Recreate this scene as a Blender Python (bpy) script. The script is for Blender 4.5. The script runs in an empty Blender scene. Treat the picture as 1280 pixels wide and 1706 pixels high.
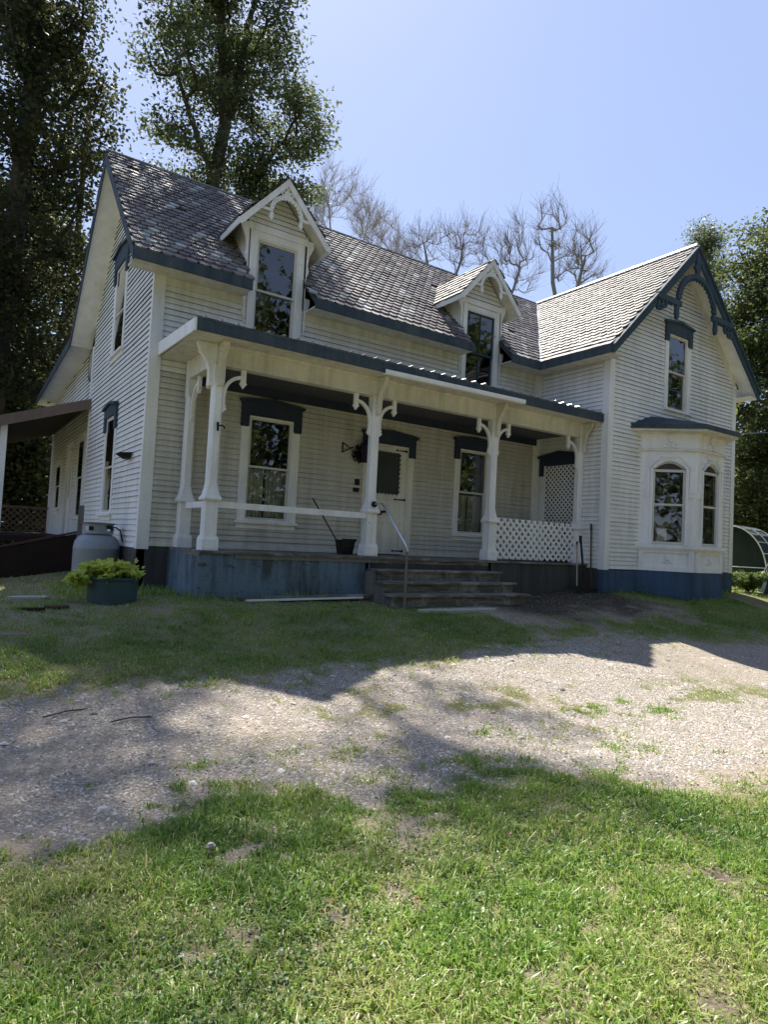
import bpy, math, random
import numpy as np
from mathutils import Vector, Matrix
random.seed(7); rng = np.random.default_rng(11)
scene = bpy.context.scene
COL = scene.collection
R = math.radians

# ------------------------------------------------------------------ key measures (metres; deck of the porch is z = 0)
XW, PW, WW = 8.48, 1.905, 4.809          # wing: left wall x, projection, width
XR = XW + WW; XC = XW + WW / 2
ZR, ZE = 7.10, 4.30                       # ridge, top of the eave
EV = 0.43; RY = 2.43; XL = -0.42          # eave overhang, ridge y, rake overhang x
SL = (ZR - ZE) / (RY + EV)
YG = -2.25                                # wing gable overhang front
DX = 0.45; DQ = 1.5                       # deck left end, deck front

# ------------------------------------------------------------------ terrain
def sm(a, b, x):
    t = np.clip((np.asarray(x, float) - a) / (b - a), 0, 1)
    return t * t * (3 - 2 * t)
def vnoise(x, y, f, seed=0):
    x = np.asarray(x, float) * f; y = np.asarray(y, float) * f
    xi = np.floor(x); yi = np.floor(y); u = x - xi; v = y - yi
    u = u * u * (3 - 2 * u); v = v * v * (3 - 2 * v)
    def hsh(a, b):
        s = np.sin(a * 127.1 + b * 311.7 + seed * 74.7) * 43758.5453
        return s - np.floor(s)
    return (hsh(xi, yi) * (1 - u) + hsh(xi + 1, yi) * u) * (1 - v) + (hsh(xi, yi + 1) * (1 - u) + hsh(xi + 1, yi + 1) * u) * v
def hgt(x, y):
    x = np.asarray(x, float); y = np.asarray(y, float)
    z = -.66 - .60 * sm(-1.6, -6.5, y)
    z = z + .12 * sm(6, 9, x) * sm(-4.5, -2, y)
    z = z - .13 * np.clip(-x - .3, 0, 8) * sm(-1.5, 3, y)
    z = z + (vnoise(x, y, .9, 3) - .5) * .06 + (vnoise(x, y, 3.1, 5) - .5) * .022
    return z
def hz(x, y): return float(hgt(x, y))
UX = [-30, -8, -2, 0, 1.6, 2.7, 3.85, 5, 5.9, 6.8, 9, 12, 20, 60]
UY = [-4.2, -4.3, -4.36, -4.46, -4.39, -4.27, -4.05, -3.9, -3.86, -4.2, -4.7, -5.2, -6, -12]
LX = [-30, -8, -3, -2.1, -1.75, -1.45, -1.05, -.6, -.36, -.2, 0, .9, 1.3, 1.6, 2.3, 5, 9, 15, 60]
LY = [-6.2, -6.25, -6.5, -6.65, -7.0, -6.9, -6.6, -6.65, -7.2, -7.45, -7.25, -7.2, -7.6, -7.9, -8.0, -8.6, -9.4, -10, -20]
def masks(x, y):
    """(lawn, gravel) cover, 0 to 1; what is neither is bare soil"""
    n1 = vnoise(x, y, 1.3, 1) - .5; n2 = vnoise(x, y, 4.5, 2) - .5; n3 = vnoise(x, y, 11, 8) - .5
    up = np.interp(x, UX, UY) + n1 * .35 + n2 * .25
    lo = np.interp(x, LX, LY) + n1 * .30 + n2 * .28
    above = sm(-.45, .30, y - up + n3 * .35 + n2 * .15); below = sm(-.34, .22, lo - y + n3 * .30)
    lawn = np.clip(above + below, 0, 1)
    gravel = (1 - lawn) * sm(-.1, .45, y - lo + n1 * .7) 
    # thin, trampled strip along the house and bare earth right of the steps
    dirt = sm(4.1, 5.0, x + n1) * (1 - sm(8.2, 9.2, x + n1 * 1.5)) * sm(-4.2, -3.2, y + n2)
    lawn = lawn * (1 - .93 * dirt) 
    bank = above * (1 - dirt)
    lawn = lawn * (1 - bank * sm(.0, .38, n1 + n2 * .8) * .30)
    lawn = lawn * (1 - above * .35 * sm(-2.9, -2.0, y))
    # bare spots in the near lawn, weeds in the middle of the drive
    lawn = lawn * (1 - .8 * below * sm(.42, .62, n2 * .7 + n3 * .7 + n1 * .3))
    strip = np.exp(-((y + 5.55 + .18 * (x - 1)) / .5) ** 2) * sm(-1.2, .5, x) * (1 - sm(4, 7, x))
    weeds = (1 - above) * (1 - below) * (.30 + .95 * strip) * sm(-.08, .42, n1 * .5 + n2 * .5 + n3 * .5)
    weeds = weeds + (1 - above) * (1 - below) * sm(.8, 0, y - lo) * sm(.0, .4, n2 * .7 + n3 * .6) * .5
    lawn = np.clip(lawn + weeds, 0, 1)
    for (bx_, by_, br) in ((-1.37, -7.8, .07), (-.71, -7.84, .09), (.68, -8.46, .12), (-.64, -8.53, .06), (-.17, -8.95, .09), (-1.04, -7.86, .06), (-.26, -7.36, .20), (-1.2, -7.2, .09)):
        lawn = lawn * (1 - .92 * np.exp(-(((x - bx_) ** 2 + (y - by_) ** 2) / br ** 2) * np.clip(1 + 1.6 * n3 + n2, .3, 3)))
    return np.clip(lawn, 0, 1), np.clip(gravel, 0, 1)
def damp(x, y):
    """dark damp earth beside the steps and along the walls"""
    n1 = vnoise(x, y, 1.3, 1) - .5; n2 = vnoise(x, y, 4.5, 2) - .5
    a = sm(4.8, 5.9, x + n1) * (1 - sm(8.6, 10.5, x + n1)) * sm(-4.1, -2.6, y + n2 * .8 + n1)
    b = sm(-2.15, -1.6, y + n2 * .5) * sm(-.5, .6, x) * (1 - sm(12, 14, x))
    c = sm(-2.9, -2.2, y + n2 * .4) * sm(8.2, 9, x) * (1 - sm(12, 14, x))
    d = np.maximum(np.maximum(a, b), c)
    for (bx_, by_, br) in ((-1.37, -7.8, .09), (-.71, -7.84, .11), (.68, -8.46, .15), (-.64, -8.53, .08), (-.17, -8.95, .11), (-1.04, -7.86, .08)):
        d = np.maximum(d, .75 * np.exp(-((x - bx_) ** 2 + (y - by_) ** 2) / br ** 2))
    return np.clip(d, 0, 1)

# ------------------------------------------------------------------ materials
MATS = {}
def newmat(name):
    m = bpy.data.materials.new(name); m.use_nodes = True
    nt = m.node_tree; nt.nodes.clear(); MATS[name] = m
    return m, nt, nt.nodes, nt.links
def N(nt, t, **kw):
    n = nt.nodes.new(t)
    for k, v in kw.items():
        if k.startswith('i_'):
            key = k[2:]; key = int(key) if key.isdigit() else key.replace('_', ' ')
            n.inputs[key].default_value = v
        else: setattr(n, k, v)
    return n
def ramp(nt, fac, stops, interp='LINEAR'):
    r = nt.nodes.new('ShaderNodeValToRGB'); r.color_ramp.interpolation = interp
    el = r.color_ramp.elements
    while len(el) < len(stops): el.new(.5)
    for e, (p, c) in zip(el, stops):
        e.position = p; e.color = (c[0], c[1], c[2], 1) if not isinstance(c, (int, float)) else (c, c, c, 1)
    nt.links.new(fac, r.inputs[0]); return r.outputs[0]
def noise(nt, scale, detail=4, rough=.6, coord=None, dist=0):
    n = N(nt, 'ShaderNodeTexNoise'); n.inputs['Scale'].default_value = scale; n.inputs['Detail'].default_value = detail
    n.inputs['Roughness'].default_value = rough; n.inputs['Distortion'].default_value = dist
    if coord is not None: nt.links.new(coord, n.inputs['Vector'])
    return n.outputs['Fac']
def mix(nt, fac, a, b, mode='MIX'):
    m = N(nt, 'ShaderNodeMix', data_type='RGBA', blend_type=mode)
    if isinstance(fac, (int, float)): m.inputs[0].default_value = fac
    else: nt.links.new(fac, m.inputs[0])
    for s, v in ((6, a), (7, b)):
        if isinstance(v, tuple): m.inputs[s].default_value = (*v, 1)
        else: nt.links.new(v, m.inputs[s])
    return m.outputs[2]
def obj_coord(nt, scale=(1, 1, 1)):
    g = N(nt, 'ShaderNodeNewGeometry'); mp = N(nt, 'ShaderNodeMapping'); mp.inputs['Scale'].default_value = scale
    nt.links.new(g.outputs['Position'], mp.inputs['Vector']); return mp.outputs[0]
def finish(nt, col, rough=.6, bump=None, bstr=.3, bdist=.01, metal=0, spec=.5):
    b = N(nt, 'ShaderNodeBsdfPrincipled'); o = N(nt, 'ShaderNodeOutputMaterial')
    if isinstance(col, tuple): b.inputs['Base Color'].default_value = (*col, 1)
    else: nt.links.new(col, b.inputs['Base Color'])
    if isinstance(rough, (int, float)): b.inputs['Roughness'].default_value = rough
    else: nt.links.new(rough, b.inputs['Roughness'])
    b.inputs['Metallic'].default_value = metal; b.inputs['Specular IOR Level'].default_value = spec
    if bump is not None:
        bp = N(nt, 'ShaderNodeBump'); bp.inputs['Strength'].default_value = bstr; bp.inputs['Distance'].default_value = bdist
        nt.links.new(bump, bp.inputs['Height']); nt.links.new(bp.outputs[0], b.inputs['Normal'])
    nt.links.new(b.outputs[0], o.inputs[0]); return b
def paint(name, base, dirt, amount=.5, wear=None, wear_at=.68, rough=.55, lo=.16, hi=.42):
    """old paint: broad grime, vertical streaks, flaked spots showing what is beneath"""
    m, nt, nd, lk = newmat(name)
    a = noise(nt, .8, 5, .65, obj_coord(nt)); s = noise(nt, 2.2, 4, .6, obj_coord(nt, (3, 3, .35)))
    f = N(nt, 'ShaderNodeMath', operation='MULTIPLY'); lk.new(a, f.inputs[0]); lk.new(s, f.inputs[1])
    c = mix(nt, ramp(nt, f.outputs[0], [(lo, 0.), (hi, amount)]), base, dirt)
    fine = noise(nt, 26, 5, .7, obj_coord(nt, (1, 1, 1.6)))
    c = mix(nt, ramp(nt, fine, [(.45, 0.), (.75, amount * .5)]), c, dirt)
    if wear:
        w = noise(nt, 9, 6, .75, obj_coord(nt, (.5, .5, 1.4)))
        c = mix(nt, ramp(nt, w, [(wear_at, 0.), (wear_at + .04, .9)]), c, wear)
    finish(nt, c, rough, fine, .25, .004, spec=.5 if max(base) > .2 else .22)
    return m
paint('clapboard_paint', (.85, .85, .835), (.50, .49, .46), .62, (.30, .27, .23), .655)
paint('trim_paint', (.86, .86, .85), (.54, .53, .50), .62, (.34, .31, .27), .66)
paint('yellowed_shade_clapboard', (.62, .60, .53), (.34, .32, .26), .75, (.22, .20, .16), .66)  # porch wall: yellowed grimy paint, with the porch shade darkened into the colour
paint('lap_shadow', (.10, .095, .085), (.05, .048, .04), .7, None)  # near-black underside of each lap, painting in the shadow line between boards
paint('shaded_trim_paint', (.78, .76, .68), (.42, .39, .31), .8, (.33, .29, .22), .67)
paint('blue_paint', (.03, .055, .08), (.10, .13, .15), .5, (.22, .24, .24), .74, .75)
paint('navy_paint', (.022, .034, .055), (.05, .06, .075), .5, None, .7, .75)
paint('eave_paint', (.03, .05, .072), (.12, .14, .15), .6, (.24, .25, .24), .71, .75)
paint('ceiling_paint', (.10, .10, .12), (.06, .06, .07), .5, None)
paint('sash_paint', (.62, .60, .55), (.40, .37, .31), .5, (.25, .22, .18), .72)
paint('skirt_paint', (.12, .185, .245), (.045, .058, .060), 1., (.045, .045, .04), .585, .7, .19, .33)
paint('foundation_paint', (.050, .10, .18), (.042, .055, .07), .9, (.12, .14, .15), .67, .7, .18, .36)
paint('concrete', (.085, .085, .08), (.03, .03, .03), .8, (.16, .15, .14), .68, .85)
paint('grey_board', (.20, .19, .17), (.09, .08, .07), .7, (.3, .29, .27), .7, .8)
paint('brown_paint', (.20, .145, .12), (.11, .08, .065), .6, (.3, .22, .18), .74)
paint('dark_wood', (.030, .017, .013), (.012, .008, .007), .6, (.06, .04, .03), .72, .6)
paint('planter_plastic', (.045, .085, .095), (.03, .045, .045), .5, None, .7, .5)
paint('tank_paint', (.26, .29, .32), (.15, .165, .17), .6, (.13, .11, .09), .72, .45)
paint('black_iron', (.012, .012, .013), (.03, .028, .026), .4, None, .7, .5)
paint('purple_black', (.016, .011, .024), (.03, .02, .04), .6, None, .7, .7)
paint('white_plastic', (.82, .82, .80), (.62, .61, .57), .4, None, .7, .45)
paint('tarp_cloth', (.03, .055, .055), (.055, .08, .075), .7, None, .7, .7)
paint('tool_wood', (.42, .36, .29), (.25, .2, .15), .6, None, .7, .7)
paint('rust_wood', (.10, .055, .04), (.05, .03, .025), .6, None, .7, .8)
paint('stone', (.42, .40, .36), (.25, .24, .21), .6, None, .7, .85)
paint('curtain_cloth', (.62, .62, .58), (.45, .45, .42), .4, None, .7, .9)
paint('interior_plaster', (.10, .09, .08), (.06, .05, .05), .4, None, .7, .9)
paint('dead_wood', (.26, .235, .215), (.16, .145, .13), .7, None, .7, .9)
paint('pale_dead_wood', (.42, .395, .37), (.30, .28, .26), .6, None, .7, .9)
paint('bark', (.075, .062, .05), (.03, .026, .022), .8, None, .7, .95)

m, nt, nd, lk = newmat('galvanised_steel')
c = ramp(nt, noise(nt, 14, 4, .6, obj_coord(nt)), [(.3, (.42, .43, .44)), (.7, (.62, .63, .64))]); finish(nt, c, .35, metal=.85)
m, nt, nd, lk = newmat('roof_metal')
c = ramp(nt, noise(nt, 5, 5, .65, obj_coord(nt)), [(.35, (.05, .055, .06)), (.7, (.16, .16, .16))]); finish(nt, c, .38, metal=.3)
m, nt, nd, lk = newmat('weathered_plank')
g = noise(nt, 3, 6, .7, obj_coord(nt, (.6, 9, 9)))
c = ramp(nt, g, [(.25, (.035, .03, .026)), (.5, (.11, .10, .085)), (.62, (.20, .19, .165)), (.75, (.36, .34, .30))])
c = mix(nt, ramp(nt, noise(nt, 2.1, 5, .7, obj_coord(nt)), [(.5, 0.), (.62, .7)]), c, (.30, .30, .27))
finish(nt, c, .85, g, .5, .006)
m, nt, nd, lk = newmat('window_glass')
lw = N(nt, 'ShaderNodeFresnel'); lw.inputs['IOR'].default_value = 1.62
wob = noise(nt, 3.2, 2, .5, obj_coord(nt)); bp = N(nt, 'ShaderNodeBump'); bp.inputs['Strength'].default_value = .05; bp.inputs['Distance'].default_value = .02
lk.new(wob, bp.inputs['Height'])
gl = N(nt, 'ShaderNodeBsdfGlossy'); gl.inputs['Roughness'].default_value = .015; gl.inputs['Color'].default_value = (.95, .97, .97, 1); lk.new(bp.outputs[0], gl.inputs['Normal'])
tr = N(nt, 'ShaderNodeBsdfTransparent'); tr.inputs['Color'].default_value = (.84, .86, .83, 1)
mx = N(nt, 'ShaderNodeMixShader'); o = N(nt, 'ShaderNodeOutputMaterial')
add = N(nt, 'ShaderNodeMath', operation='ADD'); add.inputs[1].default_value = .05; lk.new(lw.outputs[0], add.inputs[0])
lk.new(add.outputs[0], mx.inputs[0]); lk.new(tr.outputs[0], mx.inputs[1]); lk.new(gl.outputs[0], mx.inputs[2]); lk.new(mx.outputs[0], o.inputs[0])
m, nt, nd, lk = newmat('insect_screen')
finish(nt, ramp(nt, noise(nt, 2.5, 4, .6, obj_coord(nt)), [(.3, (.012, .016, .014)), (.7, (.035, .042, .036))]), .28)

def attr(nt, name):
    a = N(nt, 'ShaderNodeAttribute'); a.attribute_name = name; return a.outputs['Fac']
def slate_mat(name, stops, lich):
    m, nt, nd, lk = newmat(name)
    c = ramp(nt, attr(nt, 'rnd'), stops)
    big = noise(nt, 1.1, 5, .7, obj_coord(nt)); sp = noise(nt, 30, 5, .75, obj_coord(nt))
    c = mix(nt, ramp(nt, big, [(.50, 0.), (.70, .5)]), c, lich)
    c = mix(nt, ramp(nt, sp, [(.5, 0.), (.72, .6)]), c, (.30, .30, .29))
    finish(nt, c, ramp(nt, sp, [(.3, .52), (.7, .8)]), sp, .35, .006, spec=.3)
slate_mat('old_slate', [(0, (.095, .084, .09)), (.35, (.135, .118, .125)), (.6, (.17, .15, .155)), (.86, (.215, .195, .195)), (.90, (.34, .36, .355)), (1, (.44, .46, .45))], (.25, .235, .22))
slate_mat('pale_slate', [(0, (.075, .07, .068)), (.5, (.12, .115, .108)), (.85, (.155, .148, .14)), (.93, (.20, .19, .18)), (1, (.165, .15, .135))], (.17, .16, .14))
m, nt, nd, lk = newmat('roof_underlay'); finish(nt, (.05, .048, .048), .9)

def leaf_mat(name, cols, trans=.35, rough=.45, spec=.4):
    m, nt, nd, lk = newmat(name)
    n = len(cols); c = ramp(nt, attr(nt, 'rnd'), [(i / (n - 1), cc) for i, cc in enumerate(cols)])
    b = N(nt, 'ShaderNodeBsdfPrincipled'); b.inputs['Roughness'].default_value = rough; b.inputs['Specular IOR Level'].default_value = spec
    lk.new(c, b.inputs['Base Color'])
    t = N(nt, 'ShaderNodeBsdfTranslucent')
    hs = N(nt, 'ShaderNodeHueSaturation'); hs.inputs['Hue'].default_value = .485; hs.inputs['Saturation'].default_value = .95; hs.inputs['Value'].default_value = 1.7
    lk.new(c, hs.inputs['Color']); lk.new(hs.outputs[0], t.inputs['Color'])
    mx = N(nt, 'ShaderNodeMixShader'); mx.inputs[0].default_value = trans; o = N(nt, 'ShaderNodeOutputMaterial')
    lk.new(b.outputs[0], mx.inputs[1]); lk.new(t.outputs[0], mx.inputs[2]); lk.new(mx.outputs[0], o.inputs[0])
leaf_mat('locust_leaf', [(.040, .056, .022), (.064, .088, .032), (.10, .132, .048), (.075, .104, .038)], .42, .6, .2)
leaf_mat('dark_leaf', [(.016, .024, .011), (.030, .040, .016), (.050, .062, .020), (.075, .080, .024)], .38, .6, .18)
leaf_mat('bright_leaf', [(.04, .06, .022), (.07, .10, .032), (.11, .14, .045), (.08, .11, .036)], .38, .6, .2)
leaf_mat('needle_leaf', [(.07, .10, .035), (.11, .14, .05), (.15, .18, .065)], .4)
leaf_mat('herb_leaf', [(.20, .28, .04), (.34, .42, .06), (.48, .54, .10), (.28, .36, .05)], .4)
leaf_mat('shrub_leaf', [(.05, .09, .02), (.09, .15, .03), (.15, .21, .05)], .35)
leaf_mat('grass_blade', [(.055, .125, .020), (.095, .20, .024), (.14, .26, .034), (.195, .305, .042), (.29, .33, .10), (.41, .385, .20)], .35, .42, .5)
leaf_mat('clover_leaf', [(.04, .085, .025), (.07, .13, .035), (.11, .18, .05)], .25)
leaf_mat('dry_leaf', [(.13, .07, .035), (.22, .115, .055), (.27, .17, .10)], .15)

# ground
m, nt, nd, lk = newmat('ground_soil')
P = obj_coord(nt)
n1 = noise(nt, 2.0, 8, .65, P); n2 = noise(nt, 16, 8, .7, P); n3 = noise(nt, 75, 6, .75, P)
soil = ramp(nt, n1, [(.3, (.31, .25, .195)), (.5, (.42, .345, .275)), (.7, (.53, .445, .36))])
soil = mix(nt, ramp(nt, n2, [(.40, .65), (.62, 0.)]), soil, (.19, .15, .12))
vor = N(nt, 'ShaderNodeTexVoronoi'); vor.inputs['Scale'].default_value = 58; vor.inputs['Randomness'].default_value = 1; lk.new(P, vor.inputs['Vector'])
sep = N(nt, 'ShaderNodeSeparateColor'); lk.new(vor.outputs['Color'], sep.inputs[0])
grav = ramp(nt, sep.outputs[0], [(.0, (.31, .275, .235)), (.45, (.41, .37, .315)), (.75, (.48, .435, .375)), (.93, (.54, .50, .44)), (1, (.64, .61, .56))])
grav = mix(nt, ramp(nt, vor.outputs['Distance'], [(.22, 0.), (.60, .85)]), grav, (.22, .185, .15))
grav = mix(nt, ramp(nt, n1, [(.42, 0.), (.64, .75)]), grav, soil)
grav = mix(nt, ramp(nt, n2, [(.55, 0.), (.72, .7)]), grav, (.54, .465, .38))
base = mix(nt, attr(nt, 'gravel'), soil, grav)
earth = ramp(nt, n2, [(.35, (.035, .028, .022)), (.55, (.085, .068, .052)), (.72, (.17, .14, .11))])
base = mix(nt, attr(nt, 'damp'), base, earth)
thatch = ramp(nt, n3, [(.3, (.075, .08, .03)), (.5, (.15, .155, .06)), (.7, (.29, .25, .135))])
thatch = mix(nt, ramp(nt, n1, [(.45, 0.), (.66, .5)]), thatch, (.31, .26, .17))
la = N(nt, 'ShaderNodeMath', operation='ADD'); lk.new(attr(nt, 'lawn'), la.inputs[0])
sc = N(nt, 'ShaderNodeMath', operation='MULTIPLY_ADD'); sc.inputs[1].default_value = .9; sc.inputs[2].default_value = -.45; lk.new(n2, sc.inputs[0]); lk.new(sc.outputs[0], la.inputs[1])
col = mix(nt, ramp(nt, la.outputs[0], [(.20, 0.), (.85, 1.)]), base, thatch)
hb = N(nt, 'ShaderNodeMath', operation='MULTIPLY_ADD'); hb.inputs[1].default_value = -.7; lk.new(vor.outputs['Distance'], hb.inputs[0]); lk.new(n3, hb.inputs[2])
finish(nt, col, .95, hb.outputs[0], .8, .02, spec=.2)
m, nt, nd, lk = newmat('gravel_stone')
c = ramp(nt, attr(nt, 'rnd'), [(0, (.12, .11, .10)), (.3, (.27, .25, .225)), (.75, (.46, .43, .39)), (.94, (.54, .51, .47)), (1, (.62, .60, .56))]); finish(nt, c, .85)

# ------------------------------------------------------------------ mesh builder
class Frame:
    """wall frame: a = along the wall, d = out of it, z = up"""
    def __init__(s, o, u, n): s.o = Vector(o); s.u = Vector(u).normalized(); s.n = Vector(n).normalized()
    def __call__(s, a, d, z): return s.o + s.u * a + s.n * d + Vector((0, 0, z))
class MB:
    def __init__(s): s.v = []; s.f = []; s.r = []; s.mi = []
    def add(s, pts, faces, r=0., mi=0):
        b = len(s.v); s.v += [tuple(p) for p in pts]
        for f in faces: s.f.append([b + i for i in f]); s.r.append(r); s.mi.append(mi)
    def quad(s, *p, r=0., mi=0): s.add(p, [list(range(len(p)))], r, mi)
    def box(s, F, a0, a1, d0, d1, z0, z1, mi=0):
        p = [F(a, d, z) for z in (z0, z1) for d in (d0, d1) for a in (a0, a1)]
        s.add(p, [(0, 1, 3, 2), (4, 6, 7, 5), (0, 4, 5, 1), (2, 3, 7, 6), (0, 2, 6, 4), (1, 5, 7, 3)], mi=mi)
    def prism(s, F, poly, d0, d1, mi=0):
        """poly of (a, z) extruded from d0 to d1"""
        n = len(poly); p = [F(a, d0, z) for a, z in poly] + [F(a, d1, z) for a, z in poly]
        s.add(p, [list(range(n))[::-1], list(range(n, 2 * n))] + [(i, (i + 1) % n, n + (i + 1) % n, n + i) for i in range(n)], mi=mi)
    def band(s, F, pts, w, d0, d1, mi=0):
        """open polyline (a, z) thickened to width w, extruded"""
        for (q0, q1) in zip(pts[:-1], pts[1:]):
            dx, dz = q1[0] - q0[0], q1[1] - q0[1]; L = math.hypot(dx, dz) or 1; nx, nz = -dz / L * w / 2, dx / L * w / 2
            ex, ez = dx / L * w * .12, dz / L * w * .12
            s.prism(F, [(q0[0] - ex + nx, q0[1] - ez + nz), (q0[0] - ex - nx, q0[1] - ez - nz), (q1[0] + ex - nx, q1[1] + ez - nz), (q1[0] + ex + nx, q1[1] + ez + nz)], d0, d1, mi)
    def ring(s, F, c, ri, ro, a0, a1, n, d0, d1, mi=0):
        A = [a0 + (a1 - a0) * i / n for i in range(n + 1)]
        p = []
        for a in A:
            for rr in (ri, ro):
                for d in (d0, d1): p.append(F(c[0] + rr * math.cos(a), d, c[1] + rr * math.sin(a)))
        f = []
        for i in range(n):
            b = i * 4; e = b + 4
            f += [(b, b + 2, e + 2, e), (b + 1, e + 1, e + 3, b + 3), (b + 2, b + 3, e + 3, e + 2), (b, e, e + 1, b + 1)]
        f += [(0, 1, 3, 2), (n * 4, n * 4 + 2, n * 4 + 3, n * 4 + 1)]
        s.add(p, f, mi=mi)
    def disc(s, F, c, r, d0, d1, n=10, mi=0, sx=1.):
        s.prism(F, [(c[0] + r * sx * math.cos(2 * math.pi * i / n), c[1] + r * math.sin(2 * math.pi * i / n)) for i in range(n)], d0, d1, mi)
    def tube(s, pts, rad, n=8, cap=True, r=0., mi=0):
        pts = [Vector(p) for p in pts]; k = len(pts)
        rad = [rad] * k if isinstance(rad, (int, float)) else rad
        b = len(s.v)
        for i, p in enumerate(pts):
            t = (pts[min(i + 1, k - 1)] - pts[max(i - 1, 0)]).normalized()
            ref = Vector((0, 0, 1)) if abs(t.z) < .9 else Vector((1, 0, 0))
            x = t.cross(ref).normalized(); y = t.cross(x)
            for j in range(n):
                a = 2 * math.pi * j / n; s.v.append(tuple(p + (x * math.cos(a) + y * math.sin(a)) * rad[i]))
        for i in range(k - 1):
            for j in range(n):
                s.f.append([b + i * n + j, b + i * n + (j + 1) % n, b + (i + 1) * n + (j + 1) % n, b + (i + 1) * n + j]); s.r.append(r); s.mi.append(mi)
        if cap:
            s.f.append([b + j for j in range(n)][::-1]); s.f.append([b + (k - 1) * n + j for j in range(n)]); s.r += [r, r]; s.mi += [mi, mi]
    def lathe(s, c, prof, n=32, mi=0, sx=1., sy=1.):
        b = len(s.v); k = len(prof)
        for (rr, z) in prof:
            for j in range(n):
                a = 2 * math.pi * j / n; s.v.append((c[0] + sx * rr * math.cos(a), c[1] + sy * rr * math.sin(a), c[2] + z))
        for i in range(k - 1):
            for j in range(n):
                s.f.append([b + i * n + j, b + i * n + (j + 1) % n, b + (i + 1) * n + (j + 1) % n, b + (i + 1) * n + j]); s.r.append(0.); s.mi.append(mi)
    def build(s, name, mat, parent=None, smooth=False, bevel=0.):
        me = bpy.data.meshes.new(name)
        o0 = ORG.get(parent.name, Vector()) if parent is not None else Vector()
        me.from_pydata([(v[0] - o0.x, v[1] - o0.y, v[2] - o0.z) for v in s.v], [], s.f)
        for mm in (mat if isinstance(mat, (list, tuple)) else [mat]): me.materials.append(MATS[mm])
        if any(s.mi): me.polygons.foreach_set('material_index', s.mi)
        if any(s.r):
            at = me.attributes.new('rnd', 'FLOAT', 'FACE'); at.data.foreach_set('value', s.r)
        if smooth: me.polygons.foreach_set('use_smooth', [True] * len(me.polygons))
        me.update()
        o = bpy.data.objects.new(name, me); COL.objects.link(o)
        if parent is not None: o.parent = parent; ORG[o.name] = o0
        if bevel:
            b = o.modifiers.new('edge', 'BEVEL'); b.width = bevel; b.segments = 2; b.limit_method = 'ANGLE'
        return o
ORG = {}
def tag(o, label=None, cat=None, group=None, kind=None):
    if label: o['label'] = label
    if cat: o['category'] = cat
    if group: o['group'] = group
    if kind: o['kind'] = kind
    return o
def thing(name, label, cat, loc, group=None):
    o = bpy.data.objects.new(name, None); COL.objects.link(o); o.location = loc; o.empty_display_size = .2
    ORG[o.name] = Vector(loc); return tag(o, label, cat, group)
def copy_part(o, off, parent):
    c = o.copy(); COL.objects.link(c); c.parent = parent; c.location = o.location + Vector(off)
    for ch in o.children:
        d = ch.copy(); COL.objects.link(d); d.parent = c
    return c
WORLD = Frame((0, 0, 0), (1, 0, 0), (0, 1, 0))
FF = Frame((0, 0, 0), (1, 0, 0), (0, -1, 0))                   # main front: a = x, d = towards the viewer
FS = Frame((0, 0, 0), (0, 1, 0), (-1, 0, 0))                   # side wall: a = y
FW = Frame((0, -PW, 0), (1, 0, 0), (0, -1, 0))                 # wing front: a = x
FWL = Frame((XW, 0, 0), (0, 1, 0), (-1, 0, 0))                 # wing side: a = y

def raw_mesh(name, verts, quads, mat, rnd=None, parent=None, smooth=False):
    """fast mesh from numpy: verts n x 3, quads m x 4 (or tris m x 3)"""
    k = quads.shape[1]; me = bpy.data.meshes.new(name)
    o0 = ORG.get(parent.name, Vector()) if parent is not None else Vector()
    verts = verts - np.array([o0.x, o0.y, o0.z])
    me.vertices.add(len(verts)); me.vertices.foreach_set('co', verts.astype(np.float32).ravel())
    me.loops.add(quads.size); me.loops.foreach_set('vertex_index', quads.astype(np.int32).ravel())
    me.polygons.add(len(quads)); me.polygons.foreach_set('loop_start', np.arange(0, quads.size, k, dtype=np.int32))
    me.update(calc_edges=True)
    if rnd is not None:
        at = me.attributes.new('rnd', 'FLOAT', 'FACE'); at.data.foreach_set('value', rnd.astype(np.float32))
    me.materials.append(MATS[mat])
    if smooth: me.polygons.foreach_set('use_smooth', np.ones(len(quads), bool))
    o = bpy.data.objects.new(name, me); COL.objects.link(o)
    if parent is not None: o.parent = parent; ORG[o.name] = o0
    return o

# ------------------------------------------------------------------ the farmhouse
house = thing('farmhouse', 'weathered white clapboard farmhouse with slate roofs, two dormers, blue trim and long porch', 'house', (0, 0, -.66))

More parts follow.
